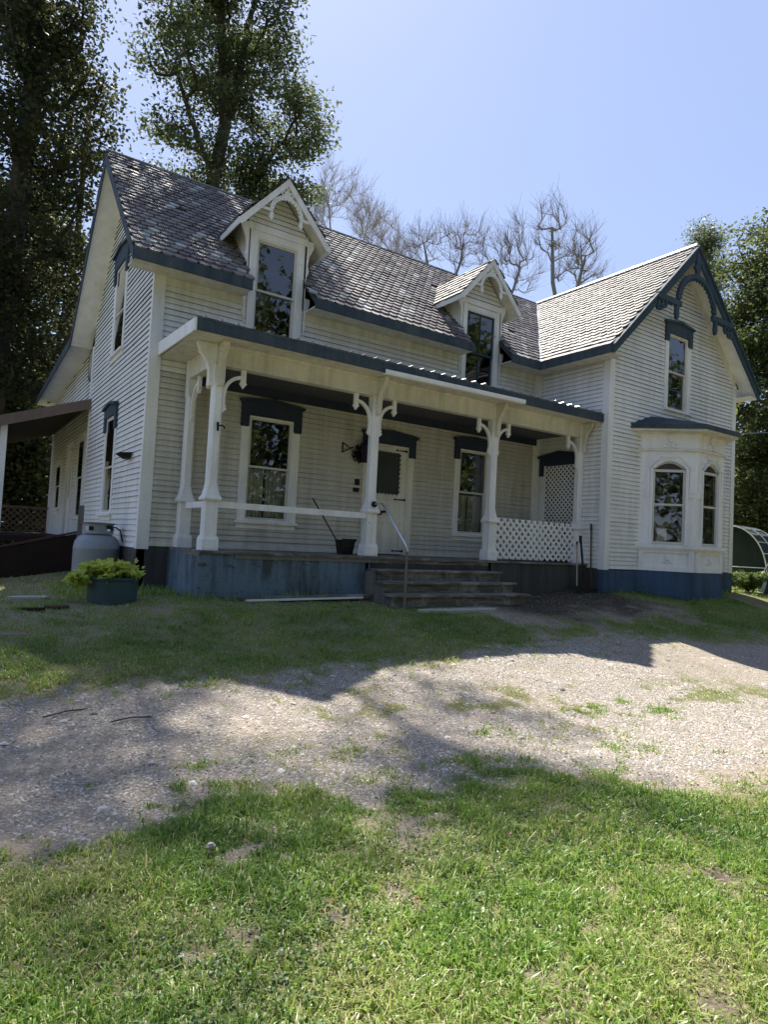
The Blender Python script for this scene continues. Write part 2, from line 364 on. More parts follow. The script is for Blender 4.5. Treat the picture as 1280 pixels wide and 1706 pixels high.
def clap(mb, F, z0, z1, left, right, holes=(), pitch=.088, lip=.020):
    n = max(1, round((z1 - z0) / pitch)); dz = (z1 - z0) / n
    L = left if callable(left) else (lambda z: left); Rr = right if callable(right) else (lambda z: right)
    for i in range(n):
        zb, zt = z0 + i * dz, z0 + (i + 1) * dz; zm = (zb + zt) / 2
        segs = [((L(zb), L(zt)), (Rr(zb), Rr(zt)))]
        if L(zm) >= Rr(zm): continue
        for (h0, h1, hz0, hz1) in holes:
            if hz0 < zm < hz1:
                ns = []
                for (l, r) in segs:
                    if h1 <= min(l) or h0 >= max(r): ns.append((l, r)); continue
                    if h0 > min(l): ns.append((l, (h0, h0)))
                    if h1 < max(r): ns.append(((h1, h1), r))
                segs = ns
        for (l, r) in segs:
            # boards come in random lengths and sit a little unevenly
            x = l[0]; first = True
            while x < r[0] - 1e-4:
                e = x + random.uniform(1.6, 4.2); last = e > r[0] - .6
                xe = r[0] if last else e
                q = lip + random.uniform(-.003, .004); dr = random.uniform(-.0025, .0025)
                xb0, xt0 = (l if first else (x, x)); xb1, xt1 = (r if last else (xe, xe))
                mb.quad(F(xb0, q, zb + dr), F(xb1, q, zb - dr), F(xt1, .002, zt), F(xt0, .002, zt))
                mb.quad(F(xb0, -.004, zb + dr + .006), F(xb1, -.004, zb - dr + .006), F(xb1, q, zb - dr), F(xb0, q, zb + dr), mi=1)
                x = xe; first = False

def window(F, a0, a1, z0, z1, rail, casing=.12, hdr=None, mats=('trim_paint', 'sash_paint', 'navy_paint'), sill=True, curtain=None, muntin=False, label=None, out=0.):
    """double-hung window as a part of the house: casing > sash, two panes, header, sill"""
    c = MB()
    zb = z0 - .03
    pr_ = .036 - out * .5
    for s in ((a0 - casing - .03, a0 - .03), (a1 + .03, a1 + casing + .03)): c.box(F, s[0], s[1], -.02, pr_, zb, z1 + (0 if hdr else casing + .03) + .03)
    if not hdr: c.box(F, a0 - .0299, a1 + .0299, -.02, .034, z1 + .03, z1 + casing + .03)
    for s in ((a0 - .03, a0 - .005), (a1 + .005, a1 + .03)): c.box(F, s[0], s[1], -.12, .02, zb + .002, z1 + .028)
    c.box(F, a0 - .03, a1 + .03, -.12, .021, z1 + .005, z1 + .03)
    c.box(F, a0 - .03, a1 + .03, -.12, .019, z0 - .03, z0 - .005)
    w = c.build('window', mats[0], house)
    s = MB(); t = .035
    for (zz0, zz1, dd) in ((rail - t / 2, z1 + .005, out), (z0 - .005, rail + t / 2, out - (.03 if not out else .012))):
        s.box(F, a0 - .005, a0 + t, dd - .03, dd, zz0, zz1); s.box(F, a1 - t, a1 + .005, dd - .03, dd, zz0, zz1)
        s.box(F, a0 + t, a1 - t, dd - .029, dd - .001, zz1 - t, zz1); s.box(F, a0 + t, a1 - t, dd - .029, dd - .001, zz0, zz0 + t)
        if muntin: s.box(F, (a0 + a1) / 2 - .014, (a0 + a1) / 2 + .014, dd - .026, dd - .004, zz0 + t, zz1 - t)
    s.build('sash', mats[1], w)
    for (zz0, zz1, dd) in ((rail - t / 2, z1, -.015 if not out else out - .004), (z0, rail + t / 2, -.045 if not out else out - .016)):
        p = MB(); p.quad(F(a0 + .005, dd, zz0 + .01), F(a1 - .005, dd, zz0 + .01), F(a1 - .005, dd, zz1 - .01), F(a0 + .005, dd, zz1 - .01)); p.build('pane', 'window_glass', w)
    if hdr:
        # flat pediment header with drops, cap and slightly peaked top
        h = MB(); o = casing + .05; zt = hdr[0]; zd = hdr[1]; zm = z1 + .032
        rise = hdr[2] if len(hdr) > 2 else .05; am = (a0 + a1) / 2
        h.prism(F, [(a0 - o, zt - .06), (a0 - o, zm), (a1 + o, zm), (a1 + o, zt - .06), (a1 + o - .12, zt - .035), (am, zt - .06 + rise + .02), (a0 - o + .12, zt - .035)], -.01, .055)
        h.prism(F, [(a0 - o - .05, zt - .02), (a0 - o - .02, zt - .065), (a0 - o + .10, zt - .045), (am, zt - .062 + rise + .02), (a1 + o - .10, zt - .045), (a1 + o + .02, zt - .065), (a1 + o + .05, zt - .02), (a1 + o - .1, zt + .005), (am, zt + rise), (a0 - o + .1, zt + .005)], -.01, .095)
        for (x0, x1) in ((a0 - o, a0 - .03), (a1 + .03, a1 + o)):
            h.prism(F, [(x0, zm), (x0, zd), (x0 + .02, zd - .015), (x1 - .02, zd - .015), (x1, zd), (x1, zm)], -.01, .0545)
        h.build('header', mats[2], w)
    if sill:
        q = MB(); q.box(F, a0 - casing - .07, a1 + casing + .07, -.02, .075, z0 - .075, z0 - .031); q.box(F, a0 - casing - .03, a1 + casing + .03, -.02, .03, z0 - .16, z0 - .076); q.build('sill', mats[0], w)
    if curtain:
        q = MB(); k = 26
        for (c0, c1) in ((a0 - .02, (a0 + a1) / 2 - .02), ((a0 + a1) / 2 + .02, a1 + .02)):
            for i in range(k):
                x0, x1 = c0 + (c1 - c0) * i / k, c0 + (c1 - c0) * (i + 1) / k
                g = lambda j: -.16 + .022 * math.sin(j * 1.35) + .008 * math.sin(j * .5)
                q.quad(F(x0, g(i), z0), F(x1, g(i + 1), z0), F(x1, g(i + 1), curtain), F(x0, g(i), curtain))
        q.build('curtain', 'curtain_cloth', w)
    if label: w['label'] = label
    return w

# openings (a0, a1, z0, z1)
O1 = (1.66, 2.42, .51, 2.19); O2 = (6.25, 6.99, .51, 2.20); ODOOR = (4.06, 4.90, 0, 2.04)
D1C, D2C, DH = 1.965, 6.655, .54
OD1 = (D1C - .36, D1C + .36, 3.40, 5.18); OD2 = (D2C - .38, D2C + .38, 3.40, 5.13)
OS1 = (2.08, 2.84, 3.48, 5.08); OS2 = (2.14, 2.84, .53, 2.24)
OWG = (10.47, 11.16, 3.49, 5.10); OLAT = (-1.13, -.31, 0, 2.08)
OR1 = (5.62, 6.30, .47, 2.2); OR2 = (7.1, 7.9, .0, 2.15); OR3 = (9.05, 9.8, .7, 1.85)
grow = lambda o, g=.031: (o[0] - g, o[1] + g, o[2] - g, o[3] + g)

# main front wall (with the dormer bodies rising through the eave)
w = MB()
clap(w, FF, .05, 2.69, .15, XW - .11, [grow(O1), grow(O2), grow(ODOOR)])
w.build('clapboard_wall', ('yellowed_shade_clapboard', 'lap_shadow'), house)
w = MB(); clap(w, FF, 2.69, 4.2, .15, XW - .11, [grow(OD1), grow(OD2)])
w.build('clapboard_wall', ('clapboard_paint', 'lap_shadow'), house)
w = MB()
slope_at = lambda y: ZE + SL * (y + EV) if y < RY else ZE + SL * (2 * RY + EV - y)
def yl(z): return max(.06, (z - (ZE - .05)) / SL - EV)
def yr(z): return min(4.86, 2 * RY + EV - (z - (ZE - .05)) / SL)
clap(w, FS, -.04, ZE - .1, .06, 4.86, [grow(OS1), grow(OS2)])
clap(w, FS, ZE - .1, ZR - .3, yl, yr, [grow(OS1)])
w.build('clapboard_wall', ('clapboard_paint', 'lap_shadow'), house)
# rear addition side wall (set a little back), its end wall and the main rear wall
w = MB(); FSR = Frame((.06, 0, 0), (0, 1, 0), (-1, 0, 0))
clap(w, FSR, -.04, 4.19, 4.9, lambda z: min(11.0, 5.2 + (4.20 - z) / .0661) if z > 3.8 else 11.0, [grow(OR1), grow(OR2), grow(OR3)])
w.build('clapboard_wall', ('clapboard_paint', 'lap_shadow'), house)
w = MB(); w.box(WORLD, .08, 3.0, 10.9, 11.0, -.6, 4.0); w.box(WORLD, 2.9, 3.0, 4.9, 10.9, -.6, 4.0); w.box(WORLD, 0.02, XR - .02, 4.82, 4.9, -.6, 4.2)
w.prism(Frame((XR - .1, 0, 0), (0, 1, 0), (1, 0, 0)), [(4.85, -.6), (-PW + .02, -.6), (-PW + .02, 4.2), (4.85, 4.2)], 0, .1)
w.build('rear_wall', 'clapboard_paint', house)
# wing side wall and gable
w = MB(); clap(w, FWL, -.07, 4.2, -PW + .12, -.11, [grow(OLAT)]); w.build('clapboard_wall', ('clapboard_paint', 'lap_shadow'), house)
w = MB()
gl_ = lambda z: max(XW + .13, XC - (ZR - .12 - z) / SL); gr_ = lambda z: min(XR - .13, XC + (ZR - .12 - z) / SL)
clap(w, FW, -.07, ZE - .1, XW + .13, XR - .13, [grow(OWG), (9.72, 12.06, -.2, 2.9)])
clap(w, FW, ZE - .1, ZR - .2, gl_, gr_, [grow(OWG)])
w.build('clapboard_wall', ('clapboard_paint', 'lap_shadow'), house)

# corner boards
def corner(F0, a, z0, z1, wd=.13):
    c = MB(); c.box(F0, a[0], a[1], -.02, .026, z0, z1); return c
c = MB(); c.box(FF, -.028, .15, -.02, .028, -.05, 4.16); c.box(FS, -.0275, .06, -.02, .0285, -.05, 4.55); c.build('corner_board', 'trim_paint', house)
c = MB(); c.box(FF, XW - .11, XW - .028, -.02, .03, .0, 4.16); c.box(FWL, -.11, -.031, -.02, .028, .0, 4.16); c.build('corner_board', 'trim_paint', house)
c = MB(); c.box(FW, XW - .028, XW + .13, -.02, .028, -.09, 4.18); c.box(FWL, -PW - .0275, -PW + .13, -.02, .0285, -.09, 4.18); c.build('corner_board', 'trim_paint', house)
c = MB(); c.box(FW, XR - .13, XR + .028, -.02, .028, -.09, 4.45); c.build('corner_board', 'trim_paint', house)
c = MB(); c.box(FS, 4.80, 4.93, -.08, .03, -.05, 4.1); c.build('corner_board', 'trim_paint', house); c = MB(); c.box(FSR, 10.9, 11.03, -.05, .03, -.05, 3.9); c.build('corner_board', 'trim_paint', house)
# frieze and water tables
c = MB(); 0
for q0, q1 in ((.151, 1.425), (2.505, 6.115), (7.195, XW - .111)): c = MB(); c.box(FF, q0, q1, -.01, .024, 4.02, 4.16); c.build('frieze_board', 'shaded_trim_paint', house)
for (x0, x1) in ((.151, 4.02 - .12), (5.06, XW - .111)): c = MB(); c.box(FF, x0, x1, -.01, .03, .0, .06); c.build('water_table', 'shaded_trim_paint', house)
c = MB(); wd = .17
for sgn in (-1, 1):     # raking frieze under the gable soffit
    c.prism(FW, [(XC, ZR - .16), (XC + sgn * (WW / 2 - .02), ZR - .16 - SL * (WW / 2 - .02)), (XC + sgn * (WW / 2 - .02), ZR - .16 - wd * 1.4 - SL * (WW / 2 - .02)), (XC, ZR - .16 - wd * 1.4)][::sgn], -.01, .023)
c.build('frieze_board', 'shaded_trim_paint', house)
# foundations
c = MB(); c.box(FW, XW - .03, XR + .03, -.1, .03, -1.0, -.09); f_ = c.build('foundation', 'foundation_paint', house)
for xx in (9.45, 12.45):
    c = MB(); c.box(FW, xx, xx + .012, .0301, .036, -1.0, -.092); c.build('batten', 'foundation_paint', f_)
c = MB(); c.box(FWL, -PW + .10, 0, -.1, .02, -1.0, -.085); c.box(FF, -.02, XW - .02, -.1, .015, -1.0, -.0); c.box(FS, -.015, 4.9, -.1, .0155, -1.0, -.045); c.box(FSR, 4.9, 11, -.1, .0155, -1.3, -.045); c.build('foundation', 'concrete', house)

# floors inside keep the rooms dark
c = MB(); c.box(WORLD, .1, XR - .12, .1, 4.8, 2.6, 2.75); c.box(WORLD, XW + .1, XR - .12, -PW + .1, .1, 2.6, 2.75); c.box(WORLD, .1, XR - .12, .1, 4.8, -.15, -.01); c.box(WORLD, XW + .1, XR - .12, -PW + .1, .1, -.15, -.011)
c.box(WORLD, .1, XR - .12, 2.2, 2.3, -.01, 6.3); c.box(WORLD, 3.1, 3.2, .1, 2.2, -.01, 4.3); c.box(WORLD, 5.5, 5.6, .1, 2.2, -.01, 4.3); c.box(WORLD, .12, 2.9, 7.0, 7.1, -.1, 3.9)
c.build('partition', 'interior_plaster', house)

# windows
window(FF, *O1[:2], O1[2], O1[3], 1.38, hdr=(2.49, 2.04), curtain=1.36)
window(FF, *O2[:2], O2[2], O2[3], 1.345, hdr=(2.46, 2.02), curtain=1.3)
window(FF, *OD1, 4.34, casing=.11, sill=True)
window(FF, *OD2, 4.28, casing=.10, mats=('trim_paint', 'blue_paint', 'blue_paint'), muntin=True)
window(FS, *OS1, 4.2, out=.02, hdr=(5.42, 4.86), mats=('trim_paint', 'sash_paint', 'blue_paint'))
window(FS, *OS2, 1.34, out=.02, hdr=(2.49, 2.03), mats=('trim_paint', 'sash_paint', 'blue_paint'))
window(FW, *OWG, 4.30, hdr=(5.40, 4.96), mats=('trim_paint', 'sash_paint', 'blue_paint'))
window(FSR, *OR1, 1.35, casing=.1, out=.02); window(FSR, *OR3, 1.3, casing=.1, out=.02)
# small oval vent window up on the rear side wall
c = MB(); c.disc(FSR, (5.42, 3.85), .40, -.01, .03, 20, sx=.8); o = c.build('vent', 'blue_paint', house)
c = MB(); c.disc(FSR, (5.42, 3.85), .30, .03, .034, 20, sx=.8); c.build('pane', 'window_glass', o)
# rear side door
c = MB(); c.box(FSR, OR2[0] - .13, OR2[0], -.02, .035, 0, 2.3); c.box(FSR, OR2[1], OR2[1] + .13, -.02, .035, 0, 2.3); c.box(FSR, OR2[0], OR2[1], -.02, .034, 2.16, 2.3)
c.box(FSR, OR2[0], OR2[1], -.06, -.02, 0, .95); c.box(FSR, OR2[0], OR2[0] + .1, -.06, -.02, .95, 2.16); c.box(FSR, OR2[1] - .1, OR2[1], -.06, -.02, .95, 2.16)
o = c.build('door', 'trim_paint', house); c = MB(); c.quad(FSR(OR2[0] + .1, -.05, .95), FSR(OR2[1] - .1, -.05, .95), FSR(OR2[1] - .1, -.05, 2.16), FSR(OR2[0] + .1, -.05, 2.16)); c.build('pane', 'window_glass', o)

# front screen door
c = MB()
c.box(FF, 3.90, 4.03, -.02, .035, 0, 2.08); c.box(FF, 4.93, 5.05, -.02, .035, 0, 2.08); c.box(FF, 4.03, 4.06, -.1, .02, 0, 2.08); c.box(FF, 4.90, 4.93, -.1, .02, 0, 2.08); c.box(FF, 4.06, 4.90, -.1, .02, 2.045, 2.08)
door = c.build('screen_door', 'shaded_trim_paint', house)
c = MB()
xa, xb = 4.065, 4.895
c.box(FF, xa, xa + .12, -.02, .012, .015, 2.04); c.box(FF, xb - .11, xb, -.02, .012, .015, 2.04); c.box(FF, xa + .12, xb - .11, -.02, .011, 1.975, 2.04)
c.box(FF, xa + .12, xb - .11, -.02, .011, .015, .11); c.box(FF, xa + .12, xb - .11, -.02, .011, .60, .70); c.box(FF, xa + .12, xb - .11, -.02, .011, 1.04, 1.12)
c.box(FF, xa + .12, xb - .11, -.02, -.004, .11, .60); c.box(FF, xa + .12, xb - .11, -.02, -.004, .70, 1.04)
for k in range(10):   # scalloped edge round the screen
    zz = 1.16 + .088 * k
    if zz < 1.98: c.disc(FF, (xb - .11, zz), .04, -.019, .010, 10); c.disc(FF, (xa + .12, zz), .04, -.019, .010, 10)
for k in range(7):
    xx = xa + .16 + .085 * k
    if xx < xb - .12: c.disc(FF, (xx, 1.98), .04, -.018, .009, 10); c.disc(FF, (xx, 1.115), .04, -.018, .009, 10)
c.build('door_leaf', 'shaded_trim_paint', door)
c = MB(); c.box(FF, xa + .1, xb - .1, -.016, -.012, 1.1, 1.99); c.build('screen', 'insect_screen', door)
for zz in (2.0, 1.06, .08):
    c = MB(); c.prism(FF, [(4.62, zz), (4.66, zz + .022), (4.67, zz + .008), (4.85, zz + .014), (4.90, zz + .028), (4.90, zz - .028), (4.85, zz - .014), (4.67, zz - .008), (4.66, zz - .022)], .013, .02); c.build('hinge', 'black_iron', door)
c = MB(); zz = .80
c.prism(FF, [(4.12, zz), (4.2, zz + .03), (4.3, zz + .015), (4.42, zz + .03), (4.5, zz), (4.42, zz - .01), (4.36, zz - .02), (4.33, zz - .06), (4.28, zz - .06), (4.25, zz - .02)], .013, .05); c.build('handle', 'black_iron', door)
c = MB(); zm = 2.085; zt = 2.31; am = 4.48
c.prism(FF, [(3.87, zt - .06), (3.87, zm), (5.08, zm), (5.08, zt - .06), (4.95, zt - .03), (am, zt), (4.0, zt - .03)], -.01, .055)
c.prism(FF, [(3.82, zt - .02), (3.85, zt - .065), (3.98, zt - .045), (am, zt - .005), (4.98, zt - .045), (5.10, zt - .065), (5.13, zt - .02), (4.98, zt + .005), (am, zt + .05), (3.98, zt + .005)], -.01, .095)
for (x0, x1) in ((3.87, 4.03), (4.93, 5.08)): c.box(FF, x0, x1, -.01, .0545, 1.88, zm)
c.build('header', 'navy_paint', door)
# solid inner door behind the screen
c = MB(); c.box(FF, 4.0, 4.95, -.22, -.16, 0, 2.1); c.build('inner_door', 'interior_plaster', door)

# lattice-covered side doorway on the wing
def lattice(mb, F, a0, a1, z0, z1, d0, step=.105, wd=.034):
    """diagonal laths in two layers, clipped to the rectangle"""
    h_ = z1 - z0; sd = step * math.sqrt(2); k = wd * math.sqrt(2) / 2
    for layer in (0, 1):
        c_ = a0 - h_ - sd
        while c_ < a1 + h_ + sd:
            poly = []
            s = 1 if layer == 0 else -1
            for off in (-k, k):
                x0 = c_ + off; pts = []
                # lath runs from (x0, z0) at 45 degrees
                t0 = max(0, ((a0 - x0) * s if s > 0 else (x0 - a1)))
                t1 = min(h_, ((a1 - x0) * s if s > 0 else (x0 - a0)))
                pts = [(x0 + s * t0, z0 + t0), (x0 + s * t1, z0 + t1)] if t1 > t0 else None
                poly.append(pts)
            if poly[0] and poly[1]:
                P4 = [poly[0][0], poly[1][0], poly[1][1], poly[0][1]]
                d = d0 + layer * .008
                mb.prism(F, P4 if s > 0 else P4, d, d + .008)
            c_ += sd
c = MB(); c.box(FWL, -1.24, -1.14, -.02, .035, 0, 2.1); c.box(FWL, -.30, -.19, -.02, .035, 0, 2.1)
ld = c.build('lattice_door', 'trim_paint', house)
c = MB(); lattice(c, FWL, -1.14, -.30, .06, 2.08, -.01, .078, .03); c.build('lattice', 'white_plastic', ld)
c = MB(); c.box(FWL, -1.139, -.301, -.16, -.12, 0, 2.1); c.build('inner_door', 'interior_plaster', ld)
c = MB(); zt, zm, am = 2.32, 2.09, -.72
c.prism(FWL, [(-1.25, zt - .06), (-1.25, zm), (-.17, zm), (-.17, zt - .06), (am, zt + .03)], -.01, .055)
c.prism(FWL, [(-1.30, zt - .02), (-1.28, zt - .065), (am, zt + .02), (-.14, zt - .065), (-.12, zt - .02), (am, zt + .07)], -.01, .095)
for (x0, x1) in ((-1.25, -1.141), (-.29, -.17)): c.box(FWL, x0, x1, -.01, .0545, 1.86, zm)
c.build('header', 'navy_paint', ld)

# ------------------------------------------------------------------ roofs
def slates(mb, o, u, s, keep, ulen, slen, exp=.146, wid=.185, style='scallop', rows_plain=0, light=.10):
    o = Vector(o); u = Vector(u).normalized(); s = Vector(s).normalized(); n = u.cross(s).normalized()
    if n.z < 0: n = -n
    rows = int(math.ceil(slen / exp)); patch = random.random()
    for r in range(rows):
        off = (r % 2) * wid / 2; c = -wid
        plain = style == 'rect' or r < rows_plain
        while c < ulen + wid:
            c += wid; cx = c + off - wid / 2
            s0 = r * exp + random.uniform(-.008, .008) - (.03 if r == 0 else 0); s1 = min(s0 + exp * 1.5, slen)
            if cx < -.06 or cx > ulen + .02 or not keep(cx, s0 + exp * .5): continue
            if style == 'scallop' and random.random() < .004 and r > 1: continue
            h = wid / 2 - .004; x0 = max(cx - h, -.03); x1 = min(cx + h, ulen + .0); dx = random.uniform(-.004, .004); tilt = random.uniform(-.006, .006)
            if x1 - x0 < .04: continue
            lf = .028 + random.uniform(0, .010)
            if plain: pr = [(x0, s0), (x1, s0)]
            elif style == 'hex': pr = [(x0, s0 + exp * .42), (cx - h * .38, s0), (cx + h * .38, s0), (x1, s0 + exp * .42)]
            else: pr = [(x0, s0 + exp * .40), (cx - h * .72, s0 + exp * .12), (cx - h * .25, s0), (cx + h * .25, s0), (cx + h * .72, s0 + exp * .12), (x1, s0 + exp * .40)]
            pr = [(min(max(a, x0), x1), b) for a, b in pr]
            P_ = lambda a, b, l: o + u * (a + dx) + s * b + n * l
            lift = lambda b: max(.002, lf * (1 - (b - s0) / (exp * 1.5))) + .004
            top = [P_(a, b, lift(b) + tilt * (a - cx) / wid) for a, b in pr] + [P_(x1, s1, .004), P_(x0, s1, .004)]
            low = [P_(a, b, .0) for a, b in pr]
            rv = random.random(); rv = max(.01, min(1., rv * .88 if rv > light else random.uniform(.88, 1)))
            k = len(pr)
            mb.add(top + low, [list(range(k + 2))] + [(k + 2 + i, k + 3 + i, i + 1, i) for i in range(k - 1)], r=rv)
def slab(mb, pts, th, mi=0):
    lo = [(p[0], p[1], p[2] - th) for p in pts]; n = len(pts)
    mb.add(list(pts) + lo, [list(range(n)), list(range(n, 2 * n))[::-1]] + [(i, (i + 1) % n, n + (i + 1) % n, n + i) for i in range(n)], mi=mi)

S45 = math.hypot(1, SL)
GAPS = ((1.385, 2.515), (6.13, 7.17))
# main roof: boards (cut back at the dormers)
c = MB(); E0 = -EV
zof = lambda y: ZE + SL * (y + EV) - .012
x_stops = [XL, GAPS[0][0], GAPS[0][1], GAPS[1][0], GAPS[1][1], 8.05]
for i in range(5):
    x0, x1 = x_stops[i], x_stops[i + 1]; y0 = .02 if i in (1, 3) else E0
    slab(c, [(x0, y0, zof(y0)), (x1, y0, zof(y0)), (x1 if i < 4 else XC, RY, ZR - .012), (x0, RY, ZR - .012)], .09)
YB = 2 * RY + EV
slab(c, [(XL, RY, ZR - .012), (XR + .3, RY, ZR - .012), (XR + .3, YB, ZE - .012), (XL, YB, ZE - .012)], .09)
roof = c.build('slate_roof', 'roof_underlay', house)
c = MB()
def keep_main(a, sl):
    x = XL + a; y = -EV + sl / S45
    for (g0, g1) in GAPS:
        if g0 - .02 < x < g1 + .02 and y < .03: return False
        if g0 + .12 < x < g1 - .12 and y < .9: return False
    return x < 8.05 + (y + EV) + .06
slates(c, (XL, -EV, ZE), (1, 0, 0), (0, 1, SL), keep_main, XC - XL, S45 * (RY + EV), light=.09)
c.build('slates', 'old_slate', roof)
c = MB(); c.tube([(XL - .01, RY, ZR + .005), (XC, RY, ZR + .005)], .035, 6, r=.7); c.build('ridge_cap', 'old_slate', roof)
# plain back slope slates
c = MB(); slates(c, (XL, YB, ZE), (1, 0, 0), (0, -1, SL), lambda a, b: True, XR + .3 - XL, S45 * (RY + EV), exp=.34, wid=.4, style='rect'); c.build('slates', 'old_slate', roof)

# wing roof
c = MB()
slab(c, [(XW - EV, -EV, ZE - .01), (XW - EV, YG, ZE - .01), (XC, YG, ZR - .01), (XC, RY, ZR - .01)], .09)
slab(c, [(XR + EV, YG, ZE - .01), (XR + EV, RY + 2.4, ZE - .01), (XC, RY, ZR - .01), (XC, YG, ZR - .01)], .09)
wroof = c.build('slate_roof', 'roof_underlay', house)
c = MB()
def keep_wing(a, sl):
    y = RY - a; x = XW - EV + sl / S45
    return y < -EV + (x - (XW - EV)) + .05
slates(c, (XW - EV, RY, ZE), (0, -1, 0), (1, 0, SL), keep_wing, RY - YG, S45 * (WW / 2 + EV), exp=.150, wid=.175, style='hex', rows_plain=3, light=.03)
c.build('slates', 'pale_slate', wroof)
c = MB(); slates(c, (XR + EV, YG, ZE), (0, 1, 0), (-1, 0, SL), lambda a, b: True, RY + 2.4 - YG, S45 * (WW / 2 + EV), exp=.34, wid=.4, style='rect'); c.build('slates', 'pale_slate', wroof)
c = MB(); c.tube([(XC, YG - .01, ZR + .01), (XC, RY, ZR + .01)], .045, 6)
for k in range(5): c.tube([(XC, YG + .5 + k * .8, ZR + .04), (XC, YG + .5 + k * .8, ZR + .10)], .008, 5)
c.build('ridge_cap', 'galvanised_steel', wroof)
# valley flashing
c = MB(); v0 = Vector((XW - EV - .02, -EV - .02, ZE + .025)); v1 = Vector((XC, RY, ZR + .03)); px = Vector((.07, -.07, .0)); c.quad(v0 - px, v0 + px, v1 + px, v1 - px)
c.build('valley_flashing', 'galvanised_steel', wroof)

# eave fascias and soffits
def fascia_run(pts_boxes, mat='eave_paint', name='fascia'):
    c = MB()
    for b in pts_boxes: c.box(WORLD, *b)
    return c.build(name, mat, house)
for (x0, x1) in ((XL, GAPS[0][0]), (GAPS[0][1], GAPS[1][0]), (GAPS[1][1], 8.05 + .0)):
    fascia_run([(x0, x1, -EV - .03, -EV, ZE - .17, ZE - .004)])
    fascia_run([(x0 + .002, x1 - .002, -EV + .001, -.03, ZE - .155, ZE - .13)], 'shaded_trim_paint', 'soffit')
fascia_run([(XW - EV - .03, XW - EV, YG, -EV - .0305, ZE - .17, ZE - .005)])
fascia_run([(XW - EV + .001, XW - .03, YG + .04, -.05, ZE - .155, ZE - .13)], 'shaded_trim_paint', 'soffit')
# left rake: blue board, wide pale soffit; shallower tail over the rear addition
c = MB(); FR = Frame((XL, 0, 0), (0, 1, 0), (-1, 0, 0)); h_ = .19
for sgn in (-1, 1):
    e = RY + sgn * (RY + EV)
    c.prism(FR, [(RY, ZR - .03), (e, ZE - .03), (e, ZE - h_), (RY, ZR - h_ * 1.28)][::sgn], 0, .022)
c.build('rake_board', 'eave_paint', house)
c = MB()
for sgn in (-1, 1):
    e = RY + sgn * (RY + (.02 if sgn < 0 else EV - .02)); z0_, z1_ = ZR - .15, ZR - .15 - SL * abs(e - RY)
    c.add([(XL + .001, RY, z0_), (0, RY, z0_), (0, e, z1_), (XL + .001, e, z1_), (XL + .001, RY, z0_ - .02), (0, RY, z0_ - .02), (0, e, z1_ - .02), (XL + .001, e, z1_ - .02)], [(0, 1, 2, 3), (4, 7, 6, 5), (0, 3, 7, 4), (2, 6, 7, 3)])
c.build('soffit', 'trim_paint', house)
c = MB(); slab(c, [(XL, 5.24, 4.33), (3.4, 5.24, 4.33), (3.4, 11.6, 3.90), (XL, 11.6, 3.90)], .1); tail = c.build('lean_roof', 'roof_underlay', house)
c = MB(); c.prism(FR, [(5.285, 4.33), (11.6, 3.91), (11.6, 3.73), (5.285, 4.125)], .0, .021); c.build('rake_board', 'eave_paint', tail)
c = MB(); c.quad((XL + .001, 5.2, 4.20), (.09, 5.2, 4.20), (.09, 11.55, 3.78), (XL + .001, 11.55, 3.78)); c.build('soffit', 'trim_paint', tail)

# wing gable rake, soffit and carved bargeboard
c = MB(); FG = Frame((0, YG, 0), (1, 0, 0), (0, -1, 0)); hw = WW / 2 + EV; h_ = .21
for sgn in (-1, 1):
    c.prism(FG, [(XC, ZR - .002), (XC + sgn * hw, ZE - .002), (XC + sgn * hw, ZE - .17), (XC + sgn * (hw - .05), ZE - .17), (XC, ZR - h_ * 1.35)][::sgn], 0, .04)
rake = c.build('rake_board', 'blue_paint', house)
c = MB()
for sgn in (-1, 1):
    for (t, dd) in ((.05, .0),):
        c.prism(FG, [(XC, ZR - .005), (XC + sgn * hw, ZE - .005), (XC + sgn * hw, ZE - .005 - t), (XC, ZR - .005 - t * 1.4)][::sgn], .0405, .075)
c.build('rake_molding', 'blue_paint', rake)
c = MB()
for sgn in (-1, 1):
    x1 = XC + sgn * (hw - .01); z1_ = ZR - .15 - SL * (hw - .01)
    c.add([(XC, YG + .001, ZR - .15), (XC, -PW, ZR - .15), (x1, -PW, z1_), (x1, YG + .001, z1_), (XC, YG + .001, ZR - .17), (XC, -PW, ZR - .17), (x1, -PW, z1_ - .02), (x1, YG + .001, z1_ - .02)], [(0, 1, 2, 3), (4, 7, 6, 5), (2, 6, 7, 3)])
c.box(WORLD, XR + .03, XR + EV - .001, YG + .002, RY + 2.3, ZE - .155, ZE - .13); c.box(WORLD, XR + .03, XR + EV - .001, -PW - .0, -PW + .02, ZE - .13, ZE + .1)
c.build('soffit', 'trim_paint', house)
c = MB(); cz = 5.66
c.ring(FG, (XC, cz), .66, .76, R(4), R(176), 28, .0, .07)
for k in range(17):
    a = R(10 + k * 10); c.disc(FG, (XC + .645 * math.cos(a), cz + .645 * math.sin(a)), .036, .01, .055, 9)
